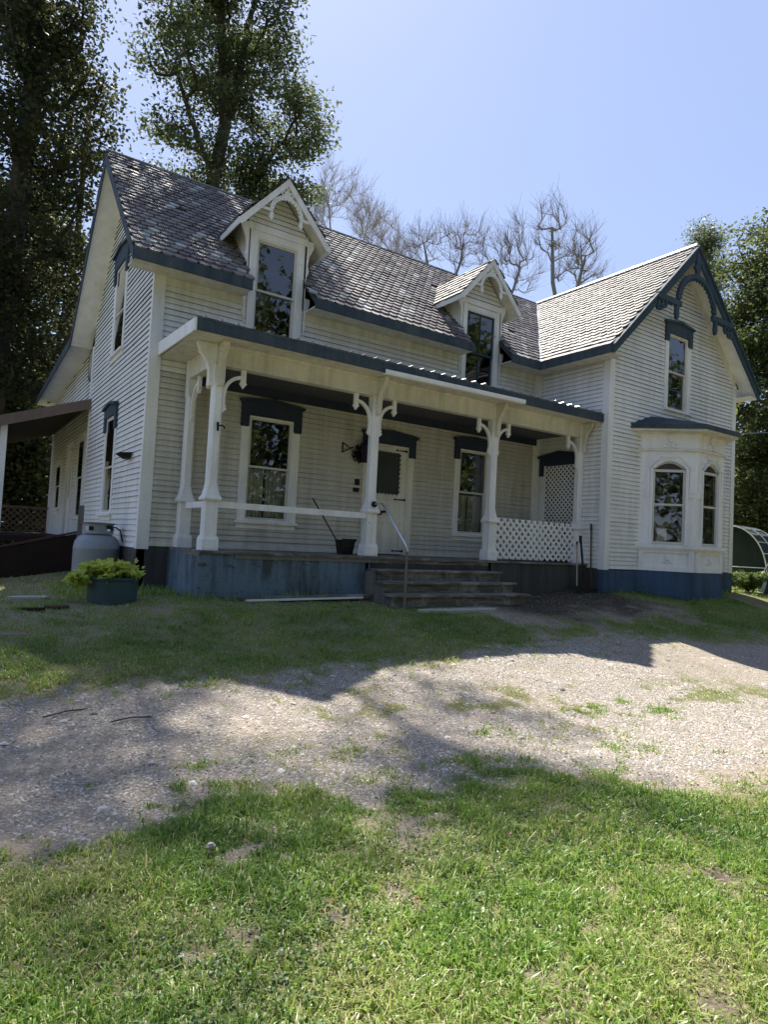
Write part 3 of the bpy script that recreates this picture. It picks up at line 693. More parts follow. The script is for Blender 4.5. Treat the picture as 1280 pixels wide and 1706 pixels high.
for sgn in (-1, 1):
    c.box(FG, XC + (sgn * .62 if sgn > 0 else -1.46), XC + (1.46 if sgn > 0 else -.62), .0, .072, cz - .10, cz + .02)
    xp = XC + sgn * .76
    c.prism(FG, [(xp - .055, cz - .10), (xp - .055, cz - .26), (xp - .08, cz - .28), (xp - .045, cz - .31), (xp - .05, cz - .36), (xp, cz - .40), (xp + .05, cz - .36), (xp + .045, cz - .31), (xp + .08, cz - .28), (xp + .055, cz - .26), (xp + .055, cz - .10)], .005, .065)
    # scroll under the outer end of the bar
    xs = XC + sgn * 1.22
    c.ring(FG, (xs, cz - .17), .05, .10, R(0), R(360), 14, .01, .06)
    c.ring(FG, (XC + sgn * 1.36, cz - .27), .03, .075, R(0), R(360), 12, .01, .06)
    c.band(FG, [(xs + sgn * .02, cz - .08), (xs + sgn * .2, cz - .12), (xs + sgn * .23, cz - .34)], .05, .012, .058)
    for k in range(4): c.disc(FG, (XC + sgn * (.95 + .09 * k), cz - .11), .03, .01, .05, 8)
# king piece between arch and apex
c.prism(FG, [(XC - .06, cz + .74), (XC - .07, cz + .86), (XC - .15, cz + .92), (XC - .07, cz + .98), (XC - .06, cz + 1.25), (XC + .06, cz + 1.25), (XC + .07, cz + .98), (XC + .15, cz + .92), (XC + .07, cz + .86), (XC + .06, cz + .74)], .005, .06)
c.build('bargeboard', 'blue_paint', rake)

# ------------------------------------------------------------------ dormers
def dormer(cx, hole):
    c = MB(); zb_, zt_ = 3.05, 5.30; ax = 6.22; hw = .82; sl = (ax - 5.30) / hw
    a0, a1 = cx - DH, cx + DH
    # cheeks
    for x in (a0, a1):
        c.add([(x, -.02, 4.55), (x, .92, 5.60), (x, -.02, 5.60)], [(0, 1, 2)])
        c.box(WORLD, min(x, x + .02), max(x, x + .02), -.02, .02, 3.05, 5.5)
    # gable front above the window, clapboarded
    clap(c, FF, hole[3] + .2, ax - .15, lambda z: max(a0, cx - (ax - .12 - z) / sl), lambda z: min(a1, cx + (ax - .12 - z) / sl), lip=.02)
    d = c.build('dormer', ('trim_paint', 'lap_shadow'), house)
    c = MB(); c.box(FF, a0 - .01, a1 + .01, .0, .05, hole[3] + .031 + .11, hole[3] + .26); c.build('trim', 'trim_paint', d)
    for s in (-1, 1):   # curved side brackets and foot scrolls
        e = cx + s * DH
        for (zz, ww_, hh) in ((5.30, .13, .55), (4.28, .10, .50)):
            c = MB()
            pts = [(e, zz + .12), (e + s * ww_, zz + .12), (e + s * ww_, zz + .02), (e + s * ww_ * .75, zz - .05), (e + s * ww_ * .35, zz - .16), (e + s * ww_ * .22, zz - hh * .6), (e + s * ww_ * .4, zz - hh * .75), (e + s * ww_ * .2, zz - hh * .9), (e, zz - hh)]
            c.prism(FF, pts[::s], .004, .045); c.build('bracket', 'trim_paint', d)
    # roof
    c = MB(); yf = -.30
    for s in (-1, 1):
        yb_e = (5.30 - ZE) / SL - EV + .06; yb_r = (ax - ZE) / SL - EV + .06
        slab(c, [(cx, yf, ax), (cx, yb_r, ax), (cx + s * hw, yb_e, 5.30), (cx + s * hw, yf, 5.30)][::s], .05)
    rf = c.build('dormer_roof', 'shaded_trim_paint', d)
    c = MB(); S_ = math.hypot(1, sl); sd = {}
    for s in (-1, 1):
        kp = lambda a, b: True
        ln = lambda b: 0
        o = (cx + s * hw, yf - .02, 5.30)
        keep = lambda a, b: (yf + a) < (5.30 + b / S_ * sl - ZE) / SL - EV + .10
        slates(c, o, (0, 1, 0), (-s, 0, sl), keep, 2.0, S_ * hw, exp=.155, wid=.17, style='rect', light=.04)
    c.build('slates', 'pale_slate', rf)
    # eave and rake boards
    c = MB(); FD = Frame((0, yf, 0), (1, 0, 0), (0, -1, 0))
    for s in (-1, 1):
        c.prism(FD, [(cx, ax + .0), (cx + s * hw, 5.30), (cx + s * hw, 5.21), (cx + s * (hw - .05), 5.21), (cx, ax - .135)][::s], .0, .03)
        c.box(WORLD, min(cx + s * hw, cx + s * (hw + .02)), max(cx + s * hw, cx + s * (hw + .02)), yf - .03, (5.28 - ZE) / SL - EV, 5.18, 5.30)
    c.build('rake_board', 'trim_paint', d)
    c = MB(); cz = 5.62; r0, r1 = .262, .305
    c.ring(FD, (cx, cz), r0, r1, R(2), R(178), 22, -.03, .0)
    for k in range(12):
        a = R(10 + k * 14.5); c.disc(FD, (cx + (r0 - .006) * math.cos(a), cz + (r0 - .006) * math.sin(a)), .030, -.025, -.003, 8)
    for s in (-1, 1):
        c.box(FD, min(cx + s * .25, cx + s * .50), max(cx + s * .25, cx + s * .50), -.03, .001, cz - .035, cz + .008)
        xp = cx + s * .27
        c.prism(FD, [(xp - .03, cz - .045), (xp - .03, cz - .11), (xp - .045, cz - .12), (xp - .02, cz - .15), (xp, cz - .19), (xp + .02, cz - .15), (xp + .045, cz - .12), (xp + .03, cz - .11), (xp + .03, cz - .045)], -.025, -.002)
        c.ring(FD, (cx + s * .07, cz + .345), .02, .05, 0, R(360), 10, -.025, -.003)
    c.prism(FD, [(cx - .03, cz + .28), (cx - .03, cz + .46), (cx + .03, cz + .46), (cx + .03, cz + .28)], -.026, -.002)
    c.build('bargeboard', 'white_plastic', d)
    return d
dormer(D1C, OD1); dormer(D2C, OD2)

# ------------------------------------------------------------------ front porch
YP = -1.40                                   # front face of the posts
c = MB(); k = 0
x = DX
while x < XW - .03:                            # deck boards run out from the wall
    x1 = min(x + .1, XW - .012); c.box(WORLD, x, x1 - .004, -DQ - .03, -.06, -.035, -.001 + random.uniform(-.002, .001)); x = x1
c.box(WORLD, DX + .02, XW - .02, -DQ + .01, -.05, -.10, -.036)
c.build('porch_deck', 'weathered_plank', house)
FQ = Frame((0, -DQ, 0), (1, 0, 0), (0, -1, 0)); FQL = Frame((DX, 0, 0), (0, 1, 0), (-1, 0, 0))
c = MB(); c.box(FQ, DX + .002, 3.2, -.03, .0, -1.0, -.037)
c.box(FQL, -DQ + .031, -.0, -.03, .001, -1.0, -.0365)
c.box(FQ, .93, .936, 0, .004, -1.0, -.037)
c.build('porch_skirt', 'skirt_paint', house)
c = MB(); c.box(FQ, 5.75, XW - .02, -.03, .0, -1.0, -.037); c.build('porch_skirt', 'concrete', house)
c = MB(); c.box(FQ, .96, 3.4, .0, .012, -.10, -.036); c.box(FQL, -DQ, -.9, .0, .012, -.08, -.036); c.build('deck_fascia', 'grey_board', house)
c = MB(); c.box(FQ, 3.2, 5.75, -.05, -.02, -1.0, -.037); c.build('porch_skirt', 'concrete', house)

def post_mesh(cx, cy, half=False):
    """base block, pedestal, collar, flared and chamfered shaft up to the beam"""
    c = MB()
    def sq(w0, z0, w1, z1, ch0=.0, ch1=.0):
        def ring(w_, z, ch):
            h = w_ / 2; q = max(ch, .004)
            return [(cx - h + q, cy - h, z), (cx + h - q, cy - h, z), (cx + h, cy - h + q, z), (cx + h, cy + h - q, z), (cx + h - q, cy + h, z), (cx - h + q, cy + h, z), (cx - h, cy + h - q, z), (cx - h, cy - h + q, z)]
        a, b = ring(w0, z0, ch0), ring(w1, z1, ch1)
        c.add(a + b, [list(range(8))[::-1], list(range(8, 16))] + [(i, (i + 1) % 8, 8 + (i + 1) % 8, 8 + i) for i in range(8)])
    sq(.235, .0, .235, .15); sq(.235, .1501, .21, .19); sq(.20, .1901, .20, .205)
    sq(.178, .2051, .178, .69); sq(.235, .6901, .255, .715); sq(.255, .7151, .225, .755); sq(.205, .7551, .16, .86); sq(.16, .8601, .15, .95, .004, .03)
    sq(.15, .9501, .15, 2.30, .03, .03); sq(.15, 2.3001, .16, 2.36, .03, .004); sq(.16, 2.3601, .16, 2.955)
    return c
def arch_bracket(cx, y, s, F=None):
    """curved brace with pendant drop, springing from the post at s side"""
    c = MB(); F = F or Frame((0, y, 0), (1, 0, 0), (0, -1, 0)); e = cx + s * .075
    ro = .30; zc = 2.21
    c.prism(F, [(e, 1.93), (e + s * .03, 1.96), (e + s * .075, 2.0), (e + s * .05, 2.02), (e + s * .06, 2.05), (e + s * .042, 2.07), (e + s * .042, zc), (e, zc)][::s], -.02, .025)
    a0, a1 = (R(180), R(90)) if s > 0 else (R(0), R(90))
    c.ring(F, (e + s * ro, zc), ro - .05, ro, a0, a1, 12, -.02, .025)
    xe = e + s * ro
    c.prism(F, [(xe - .035, 2.595), (xe - .035, 2.42), (xe - .055, 2.40), (xe - .03, 2.375), (xe, 2.33), (xe + .03, 2.375), (xe + .055, 2.40), (xe + .035, 2.42), (xe + .035, 2.595)], -.022, .027)
    return c
def scroll(F, t=.035):
    """console under the roof overhang in the frame's a-z plane, a pointing outward"""
    c = MB()
    out = [(.0, 2.29), (.045, 2.30), (.06, 2.34), (.05, 2.40), (.06, 2.50), (.10, 2.62), (.17, 2.72), (.22, 2.80), (.245, 2.86), (.24, 2.885), (0, 2.885)]
    c.prism(F, out, -t, t)
    for d in (-t - .012, t):
        c.ring(F, (.145, 2.80), .022, .038, R(0), R(300), 12, d, d + .012); c.ring(F, (.15, 2.795), .06, .075, R(40), R(330), 16, d, d + .012); c.band(F, [(.05, 2.36), (.055, 2.5), (.1, 2.66)], .014, d, d + .012)
    return c
PX = [.625, 3.285, 5.945, 8.40]; PYC = YP + .117
proto = post_mesh(PX[0], PYC).build('porch_post', 'trim_paint', house, bevel=.004)
arch_bracket(PX[0], PYC, 1).build('brace', 'trim_paint', proto)
scroll(Frame((PX[0], YP + .04, 0), (0, -1, 0), (1, 0, 0))).build('console', 'shaded_trim_paint', proto)
scroll(Frame((PX[0] - .08, PYC, 0), (-1, 0, 0), (0, 1, 0))).build('console', 'trim_paint', proto)
c = arch_bracket(-PYC, 0, -1, Frame((PX[0], 0, 0), (0, -1, 0), (-1, 0, 0))); c.build('brace', 'trim_paint', proto)
hk = MB(); hk.tube([(PX[0], YP - .0, 1.78), (PX[0], YP - .02, 1.66)], .018, 6); hk.tube([(PX[0], YP - .01, 1.73), (PX[0] + .05, YP - .06, 1.735), (PX[0] + .09, YP - .05, 1.70)], .012, 6); hk.build('hook', 'black_iron', proto)
for i in (1, 2):
    p = post_mesh(PX[i], PYC).build('porch_post', 'trim_paint', house, bevel=.004)
    for s in (-1, 1): arch_bracket(PX[i], PYC, s).build('brace', 'trim_paint', p)
    scroll(Frame((PX[i], YP + .04, 0), (0, -1, 0), (1, 0, 0))).build('console', 'shaded_trim_paint', p)
p = post_mesh(PX[3], PYC).build('porch_post', 'trim_paint', house, bevel=.004)
arch_bracket(PX[3], PYC, -1).build('brace', 'trim_paint', p)
scroll(Frame((PX[3], YP + .04, 0), (0, -1, 0), (1, 0, 0))).build('console', 'shaded_trim_paint', p)
# half post against the house wall at the porch's open end
p = post_mesh(PX[0], -.115).build('porch_post', 'trim_paint', house, bevel=.004)
c = arch_bracket(.115, 0, 1, Frame((PX[0], 0, 0), (0, -1, 0), (-1, 0, 0))); c.build('brace', 'trim_paint', p)

c = MB(); c.box(WORLD, DX + .09, XW - .03, YP + .045, YP + .19, 2.595, 2.90); c.box(WORLD, DX + .085, XW - .03, YP + .03, YP + .2, 2.60, 2.63); c.box(WORLD, DX + .1, XW - .03, YP + .02, YP + .044, 2.85, 2.89)
c.box(WORLD, DX + .1, DX + .245, YP + .191, -.03, 2.60, 2.90)
c.build('porch_beam', 'shaded_trim_paint', house)
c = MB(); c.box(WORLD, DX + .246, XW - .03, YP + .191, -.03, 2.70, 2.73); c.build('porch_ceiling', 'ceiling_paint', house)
c = MB(); c.box(FF, DX + .25, XW - .03, .016, .04, 2.56, 2.699); c.build('frieze_board', 'navy_paint', house)
YF = -1.82; RX0, RX1 = .12, XW - .012
c = MB(); c.box(WORLD, RX0 + .03, RX1, YF + .03, YP + .045, 2.892, 2.91); c.box(WORLD, RX0 + .03, DX + .1, YP + .0451, -.03, 2.891, 2.91); c.build('soffit', 'shaded_trim_paint', house)
c = MB(); slab(c, [(RX0, YF, 3.05), (RX1, YF, 3.05), (RX1, -.02, 3.13), (RX0, -.02, 3.13)], .02); proof = c.build('porch_roof', 'roof_metal', house)
c = MB()
x = RX0 + .1
while x < RX1:
    c.tube([(x, YF - .035, 3.058), (x, -.03, 3.138)], .017, 7); x += .225
c.build('roof_ribs', 'galvanised_steel', proof)
c = MB(); c.box(WORLD, RX0, RX1, YF, YF + .029, 2.875, 3.028); c.build('fascia', 'eave_paint', house)
c = MB(); c.prism(Frame((RX0, 0, 0), (0, 1, 0), (-1, 0, 0)), [(YF, 2.86), (-.03, 2.90), (-.03, 3.10), (YF, 3.027)], 0, .028); c.build('rake_board', 'trim_paint', house)
c = MB(); gx0, gx1 = 3.05, 6.12
prof = [(-.0, .0), (-.075, .0), (-.085, .03), (-.08, .075), (-.068, .075), (-.072, .03), (-.065, .012), (-.0, .012)]
n = len(prof); pts = [(gx0, YF - .002 + a, 2.86 + b - .035) for a, b in prof] + [(gx1, YF - .002 + a, 2.86 + b - .005) for a, b in prof]
c.add(pts, [list(range(n))[::-1], list(range(n, 2 * n))] + [(i, (i + 1) % n, n + (i + 1) % n, n + i) for i in range(n)]); c.build('gutter', 'white_plastic', house)
c = MB(); c.box(WORLD, PX[0] + .09, PX[1] - .09, PYC - .045, PYC - .012, .60, .69); c.box(WORLD, PX[0] - .015, PX[0] + .015, PYC + .09, -.22, .60, .69); c.build('porch_rail', 'trim_paint', house)
FPN = Frame((0, PYC, 0), (1, 0, 0), (0, -1, 0))
c = MB(); lattice(c, FPN, PX[2] + .09, PX[3] - .09, .03, .80, -.008, .115, .046); c.build('lattice_panel', 'white_plastic', house)

# ------------------------------------------------------------------ bay window
bx0, bx1 = 9.57, 2 * XC - 9.57; bf0, bf1 = 10.364, 2 * XC - 10.364; bd = .794
s2 = math.sqrt(.5)
FB1 = Frame((bx0, -PW, 0), (s2, -s2, 0), (-s2, -s2, 0)); FB2 = Frame((bf0, -PW - bd, 0), (1, 0, 0), (0, -1, 0)); FB3 = Frame((bf1, -PW - bd, 0), (s2, s2, 0), (s2, -s2, 0))
LB = 1.123; LF = bf1 - bf0
def bay_face(mb, F, L, ga, gb):
    """panelled face with an arched opening ga..gb"""
    z0, zs, zt, zh = -.07, .48, 2.05, 2.79
    mb.box(F, 0, ga, -.06, 0, zs, zh); mb.box(F, gb, L, -.06, 0, zs, zh)
    # spandrel over the arch
    k = 12; am = (ga + gb) / 2; hw = (gb - ga) / 2; rise = .16
    arc = [(ga + (gb - ga) * i / k, zt + rise * (1 - ((ga + (gb - ga) * i / k - am) / hw) ** 2)) for i in range(k + 1)]
    for (q0, q1) in zip(arc[:-1], arc[1:]): mb.prism(F, [q0, q1, (q1[0], zh), (q0[0], zh)], -.06, 0)
    mb.box(F, 0, L, -.06, 0, z0, zs - .001)
    # raised hood mould, corner pieces and panel frame
    hood = [(ga - .10, 1.62), (ga - .10, 2.08), (ga + .0, 2.2), (am - .20, 2.33), (am + .20, 2.33), (gb - .0, 2.2), (gb + .10, 2.08), (gb + .10, 1.62)]
    mb.band(F, hood, .05, .0, .034)
    for xx in (ga - .115, gb + .115): mb.box(F, xx - .055, xx + .055, .0, .026, 1.46, 1.62); mb.disc(F, (xx, 1.60), .04, .026, .04, 8); mb.disc(F, (xx - .025, 1.54), .02, .026, .04, 8); mb.disc(F, (xx + .025, 1.54), .02, .026, .04, 8)
    mb.band(F, [(p[0], p[1] + .03) for p in arc], .05, .0, .045)
    mb.box(F, ga - .055, ga, .0, .03, zs, zt + .02); mb.box(F, gb, gb + .055, .0, .03, zs, zt + .02)
    mb.box(F, .02, L - .02, .0, .03, z0, .02); mb.box(F, .02, .13, .0, .03, .02, .38); mb.box(F, L - .13, L - .02, .0, .03, .02, .38); mb.box(F, .13, L - .13, .0, .028, .31, .38)
    return arc
c = MB(); GA, GB = .27, .91; GA2, GB2 = .22, LF - .22
arc1 = bay_face(c, FB1, LB, GA, GB); arc2 = bay_face(c, FB2, LF, GA2, GB2); bay_face(c, FB3, LB, LB - GB, LB - GA)
bay = c.build('bay_window', 'trim_paint', house)
def poly_off(off): 
    q = off * math.tan(R(22.5))
    return [(bx0 - off * 1.41421 - .0, -PW), (bf0 - q, -PW - bd - off), (bf1 + q, -PW - bd - off), (bx1 + off * 1.41421, -PW)]
def slab_poly(mb, pts, z0, z1):
    n = len(pts); mb.add([(p[0], p[1], z0) for p in pts] + [(p[0], p[1], z1) for p in pts], [list(range(n))[::-1], list(range(n, 2 * n))] + [(i, (i + 1) % n, n + (i + 1) % n, n + i) for i in range(n)])
c = MB(); slab_poly(c, poly_off(.075), .40, .478); slab_poly(c, poly_off(.045), .36, .399); c.build('sill', 'trim_paint', bay)
c = MB(); slab_poly(c, poly_off(.05), 2.43, 2.475); slab_poly(c, poly_off(.03), 2.78, 2.82); slab_poly(c, poly_off(.24), 2.821, 2.86); c.build('cornice', 'shaded_trim_paint', bay)
c = MB(); slab_poly(c, poly_off(.27), 2.861, 2.955)
lo_, hi_ = poly_off(.27), [(bx0 + .25, -PW + .01), (bf0 + .1, -PW - .22), (bf1 - .1, -PW - .22), (bx1 - .25, -PW + .01)]
for i in range(3): c.quad((*lo_[i], 2.956), (*lo_[i + 1], 2.956), (*hi_[i + 1], 3.20), (*hi_[i], 3.20))
c.quad(*[(*p, 3.20) for p in hi_])
c.build('bay_roof', 'eave_paint', bay)
c = MB(); slab_poly(c, poly_off(.02), -1.0, -.075); c.build('base', 'foundation_paint', bay)
c = MB(); slab_poly(c, poly_off(-.08), -.06, .2); c.build('floor', 'interior_plaster', bay)
for (F, L, ga, gb) in ((FB1, LB, GA, GB), (FB2, LF, GA2, GB2), (FB3, LB, LB - GB, LB - GA)):
    c = MB(); t = .045; zs, zt, rail = .48, 2.05, 1.31; am = (ga + gb) / 2
    c.box(F, ga, ga + t, -.055, -.012, zs, zt + .02); c.box(F, gb - t, gb, -.055, -.012, zs, zt + .02); c.box(F, ga + t, gb - t, -.055, -.013, zs, zs + .06); c.box(F, ga + t, gb - t, -.05, -.016, rail - .022, rail + .022); c.box(F, ga + t, gb - t, -.055, -.014, zt - .06, zt - .005)
    k = 12; hw = (gb - ga) / 2
    c.band(F, [(ga + (gb - ga) * i / k, zt + .16 * (1 - ((ga + (gb - ga) * i / k - am) / hw) ** 2) - .015) for i in range(k + 1)], .04, -.05, -.012)
    c.build('sash', 'sash_paint', bay)
    for (z0, z1) in ((zs + .05, rail), (rail, zt - .03)):
        c = MB(); c.quad(F(ga + .03, -.035, z0), F(gb - .03, -.035, z0), F(gb - .03, -.035, z1), F(ga + .03, -.035, z1)); c.build('pane', 'window_glass', bay)
    c = MB(); c.prism(F, [(ga + .02, zt - .02), (gb - .02, zt - .02), (gb - .1, zt + .08), (am, zt + .145), (ga + .1, zt + .08)], -.05, -.03); c.build('transom', 'concrete', bay)
    # applied trefoil ornaments on frieze and panel
    c = MB()
    for (zz, s) in ((2.50, 1.), (.10, .55)):
        c.prism(F, [(am - .05 * s, zz + .12 * s), (am - .03 * s, zz + .17 * s), (am - .075 * s, zz + .21 * s), (am, zz + .29 * s), (am + .075 * s, zz + .21 * s), (am + .03 * s, zz + .17 * s), (am + .05 * s, zz + .12 * s)], 0, .036)
        for d_ in (-1, 1):
            c.ring(F, (am + d_ * .095 * s, zz + .06 * s), .022 * s, .062 * s, 0, R(360), 12, 0, .034); c.prism(F, [(am + d_ * .03 * s, zz + .13 * s), (am, zz + .02 * s), (am + d_ * .05 * s, zz), (am + d_ * .2 * s, zz), (am + d_ * .21 * s, zz + .02 * s), (am + d_ * .15 * s, zz + .11 * s)][::d_], 0, .012)
    c.build('ornament', 'trim_paint', bay)
# white card standing inside the bay window
c = MB(); c.box(Frame((9.98, -PW - .18, .2), (s2, -s2, 0), (-s2, -s2, 0)), .0, .18, .0, .03, .30, .62); o = c.build('card', 'white_plastic'); tag(o, 'small white card standing behind the lower glass of the bay window', 'card')

# ------------------------------------------------------------------ side porch (lean-to) on the left
c = MB(); slab(c, [(-2.7, 4.75, 1.98), (.03, 4.75, 2.98), (.03, 11.0, 2.98), (-2.7, 11.0, 1.98)], .06); lean = c.build('lean_roof', 'roof_metal', house)
c = MB(); slab(c, [(-2.66, 4.79, 1.915), (.0, 4.79, 2.89), (.0, 10.98, 2.89), (-2.66, 10.98, 1.915)], .03); c.build('shade_ceiling', 'dark_wood', lean)  # dark sheet added under the roof to deepen the shade below it
c = MB(); c.prism(Frame((0, 4.75, 0), (1, 0, 0), (0, -1, 0)), [(-2.7, 1.975), (.03, 2.975), (.03, 2.76), (-2.7, 1.76)], 0, .035); c.build('rake_board', 'brown_paint', lean)
for y in (4.85, 10.8):
    c = MB(); c.box(WORLD, -1.62, -1.50, y, y + .12, -.1, 2.25); c.build('porch_post', 'trim_paint', house)
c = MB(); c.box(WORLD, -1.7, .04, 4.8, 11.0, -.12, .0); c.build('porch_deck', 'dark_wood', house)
c = MB(); lattice(c, Frame((0, 10.9, 0), (1, 0, 0), (0, -1, 0)), -1.6, .0, .02, .68, 0, .12, .03); c.box(WORLD, -1.7, .03, 10.86, 10.90, .68, .74); c.build('lattice_panel', 'brown_paint', house)
# ramp down from the side porch
rp = thing('ramp', 'dark brown boarded ramp sloping down from the side porch behind the tank', 'ramp', (-2.5, 4.2, hz(-2.5, 4.2)))
FRm = Frame((0, 4.15, 0), (1, 0, 0), (0, -1, 0))
c = MB(); c.prism(FRm, [(-4.5, -1.0), (-.1, .12), (-.1, -.66), (-4.5, -1.6)], 0, .03); c.build('side_panel', 'dark_wood', rp)
c = MB(); c.prism(FRm, [(-4.5, -.96), (-.1, .17), (-.1, .13), (-4.5, -1.0)], -.03, .06); c.build('handrail', 'rust_wood', rp)
c = MB(); c.add([(-4.5, 4.2, -1.25), (-.05, 4.2, -.02), (-.05, 5.6, -.02), (-4.5, 5.6, -1.25)], [(0, 1, 2, 3)]); c.build('deck', 'dark_wood', rp)
c = MB(); c.prism(FRm, [(-4.5, -1.35), (-.1, -.66), (-.1, -1.0), (-4.5, -1.9)], -.06, -.02); c.build('footing', 'concrete', rp)

# flood light on the side wall
fl = thing('flood_light', 'small dark angled flood light on the white side wall', 'light', (0, .8, 1.45))
c = MB(); c.add([(-.03, .62, 1.46), (-.03, 1.0, 1.46), (-.22, .95, 1.44), (-.22, .66, 1.44), (-.05, .72, 1.36), (-.05, .92, 1.36), (-.1, .92, 1.36), (-.1, .72, 1.36)], [(0, 1, 2, 3), (4, 7, 6, 5), (0, 3, 7, 4), (1, 5, 6, 2), (3, 2, 6, 7), (0, 4, 5, 1)]); c.build('housing', 'black_iron', fl)
c = MB(); c.tube([(0, .8, 1.42), (-.06, .8, 1.42)], .03, 8); c.build('bracket', 'black_iron', fl)

# ------------------------------------------------------------------ steps, rail and clutter round the porch
st = thing('porch_steps', 'worn grey wooden steps leading up to the front porch', 'steps', (4.4, -2.0, hz(4.4, -2.0)))
for k, (x0, x1, z, y0) in enumerate([(3.13, 5.80, -.185, -1.82), (3.06, 5.86, -.355, -2.12), (3.0, 5.90, -.52, -2.42)]):
    c = MB()
    c.box(WORLD, x0, x1, y0, y0 + .17, z - .038, z); c.box(WORLD, x0 + .02, x1 - .03, y0 + .175, y0 + .33, z - .038, z - .004); c.build('tread', 'weathered_plank', st, bevel=.006)
    c = MB(); c.box(WORLD, x0 + .05, x1 - .06, y0 + .05, y0 + .075, z - .19, z - .0385); c.build('riser', 'weathered_plank', st)
for x in (3.12, 5.76):
    c = MB(); c.prism(Frame((x, 0, 0), (0, -1, 0), (1, 0, 0)), [(1.5, -.05), (1.5, -.9), (2.34, -.9), (2.34, -.56), (2.04, -.56), (2.04, -.395), (1.74, -.395), (1.74, -.225), (1.5, -.225)], 0, .05); c.build('stringer', 'grey_board', st)
hr = thing('handrail', 'thin bent metal handrail beside the steps, bolted to the porch post', 'handrail', (3.18, -2.5, hz(3.18, -2.5)))
c = MB(); c.tube([(3.285, YP - .012, .835), (3.24, YP - .12, .84), (3.18, -1.78, .83), (3.16, -1.86, .80), (3.17, -2.49, .20), (3.18, -2.5, .14), (3.18, -2.5, .10)], .016, 8); c.build('rail', 'galvanised_steel', hr, smooth=True)
c = MB(); c.tube([(3.18, -2.5, .11), (3.185, -2.5, -.75)], .019, 8); c.build('upright', 'grey_board', hr)
c = MB(); c.tube([(3.285, YP + .005, .835), (3.285, YP - .02, .835)], .05, 14); c.build('flange', 'black_iron', hr)
# stone slab before the steps
o = MB(); o.prism(Frame((0, 0, 0), (1, 0, 0), (0, 0, 1)), [(0, 0)], 0, 0) if 0 else None
c = MB(); zz = hz(4.1, -2.7)
pl = [(3.32, -2.62), (3.42, -2.74), (4.0, -2.80), (4.7, -2.76), (4.86, -2.66), (4.7, -2.56), (3.6, -2.55)]
slab_poly(c, pl, zz - .05, zz + .035); tag(c.build('stone_slab', 'stone', bevel=.008), 'flat pale stone slab lying before the bottom step', 'stone slab')
# loose boards along the skirt
c = MB(); c.box(Frame((.98, -1.62, hz(1.5, -1.62) + .03), (1, -.03, .02), (0, -1, 0)), 0, 2.1, 0, .10, 0, .028); tag(c.build('plank', 'weathered_plank'), 'long loose white edged board lying against the foot of the porch skirt', 'plank')
c = MB(); c.box(Frame((1.05, -1.72, hz(1.6, -1.72) + .012), (1, -.02, .02), (0, -1, 0)), 0, 1.85, 0, .07, 0, .022); tag(c.build('plank', 'white_plastic'), 'narrow white board lying on the grass before the porch skirt', 'plank')

# long-handled dustpan bin on the porch
db = thing('dustpan', 'black upright dustpan bin with long stick handle on porch beside the middle post', 'dustpan', (3.05, -.95, 0))
c = MB(); cx, cy = 3.05, -.95
a_ = [(cx - .095, cy - .09), (cx + .095, cy - .09), (cx + .095, cy + .09), (cx - .095, cy + .09)]; b_ = [(cx - .125, cy - .12), (cx + .125, cy - .12), (cx + .125, cy + .12), (cx - .125, cy + .12)]
c.add([(*p, .003) for p in a_] + [(*p, .24) for p in b_] + [(cx + (p[0] - cx) * .93, cy + (p[1] - cy) * .93, .24) for p in b_] + [(cx + (p[0] - cx) * .9, cy + (p[1] - cy) * .9, .02) for p in a_], [(3, 2, 1, 0)] + [(i, (i + 1) % 4, 4 + (i + 1) % 4, 4 + i) for i in range(4)] + [(4 + i, 4 + (i + 1) % 4, 8 + (i + 1) % 4, 8 + i) for i in range(4)] + [(8 + i, 8 + (i + 1) % 4, 12 + (i + 1) % 4, 12 + i) for i in range(4)] + [(12, 13, 14, 15)])
c.box(WORLD, cx - .14, cx + .14, cy - .135, cy - .12, .225, .26)
c.build('bin', 'black_iron', db)
c = MB(); c.tube([(cx - .06, cy, .08), (cx - .62, cy + .05, .88)], .013, 8); c.build('stick', 'rust_wood', db)

# dark wall lantern with dried wreath, iron triangle and small plates by the door
ln = thing('wall_lantern', 'dark wall lantern half hidden behind the middle porch post', 'lantern', (3.86, -.02, 1.8))
c = MB(); c.tube([(3.93, -.02, 1.72), (3.93, -.03, 2.26)], .035, 8); c.tube([(3.93, -.05, 2.2), (3.90, -.16, 2.22), (3.86, -.20, 2.12)], .014, 6); c.build('bracket', 'purple_black', ln)
c = MB(); c.lathe((3.84, -.18, 1.66), [(.0, 0), (.06, .01), (.09, .08), (.075, .10), (.095, .28), (.12, .30), (.10, .34), (.03, .42), (.0, .46)], 8); c.build('shade', 'purple_black', ln)
wr = MB()
for k in range(240):
    a = random.uniform(0, 6.28); rr = .13 * math.sqrt(random.random()); p = Vector((3.77 + rr * math.cos(a), -.08 + random.uniform(-.05, .04), 1.82 + 1.25 * rr * math.sin(a))); d1 = Vector((random.gauss(0, 1), random.gauss(0, 1), random.gauss(0, 1))).normalized() * .035; d2 = Vector((random.gauss(0, 1), random.gauss(0, 1), random.gauss(0, 1))).normalized() * .018
    wr.quad(p - d1, p + d2, p + d1, p - d2)
tag(wr.build('dried_bouquet', 'purple_black'), 'dark purple dried bunch hanging against the door lantern', 'bouquet')
c = MB(); c.band(FF, [(3.44, 2.0), (3.44, 1.82), (3.60, 1.91), (3.44, 2.0)], .016, .02, .035); c.band(FF, [(3.60, 1.91), (3.66, 1.94)], .02, .02, .035); tag(c.build('iron_triangle', 'black_iron'), 'small black iron triangle hook fixed to the porch wall', 'hook')
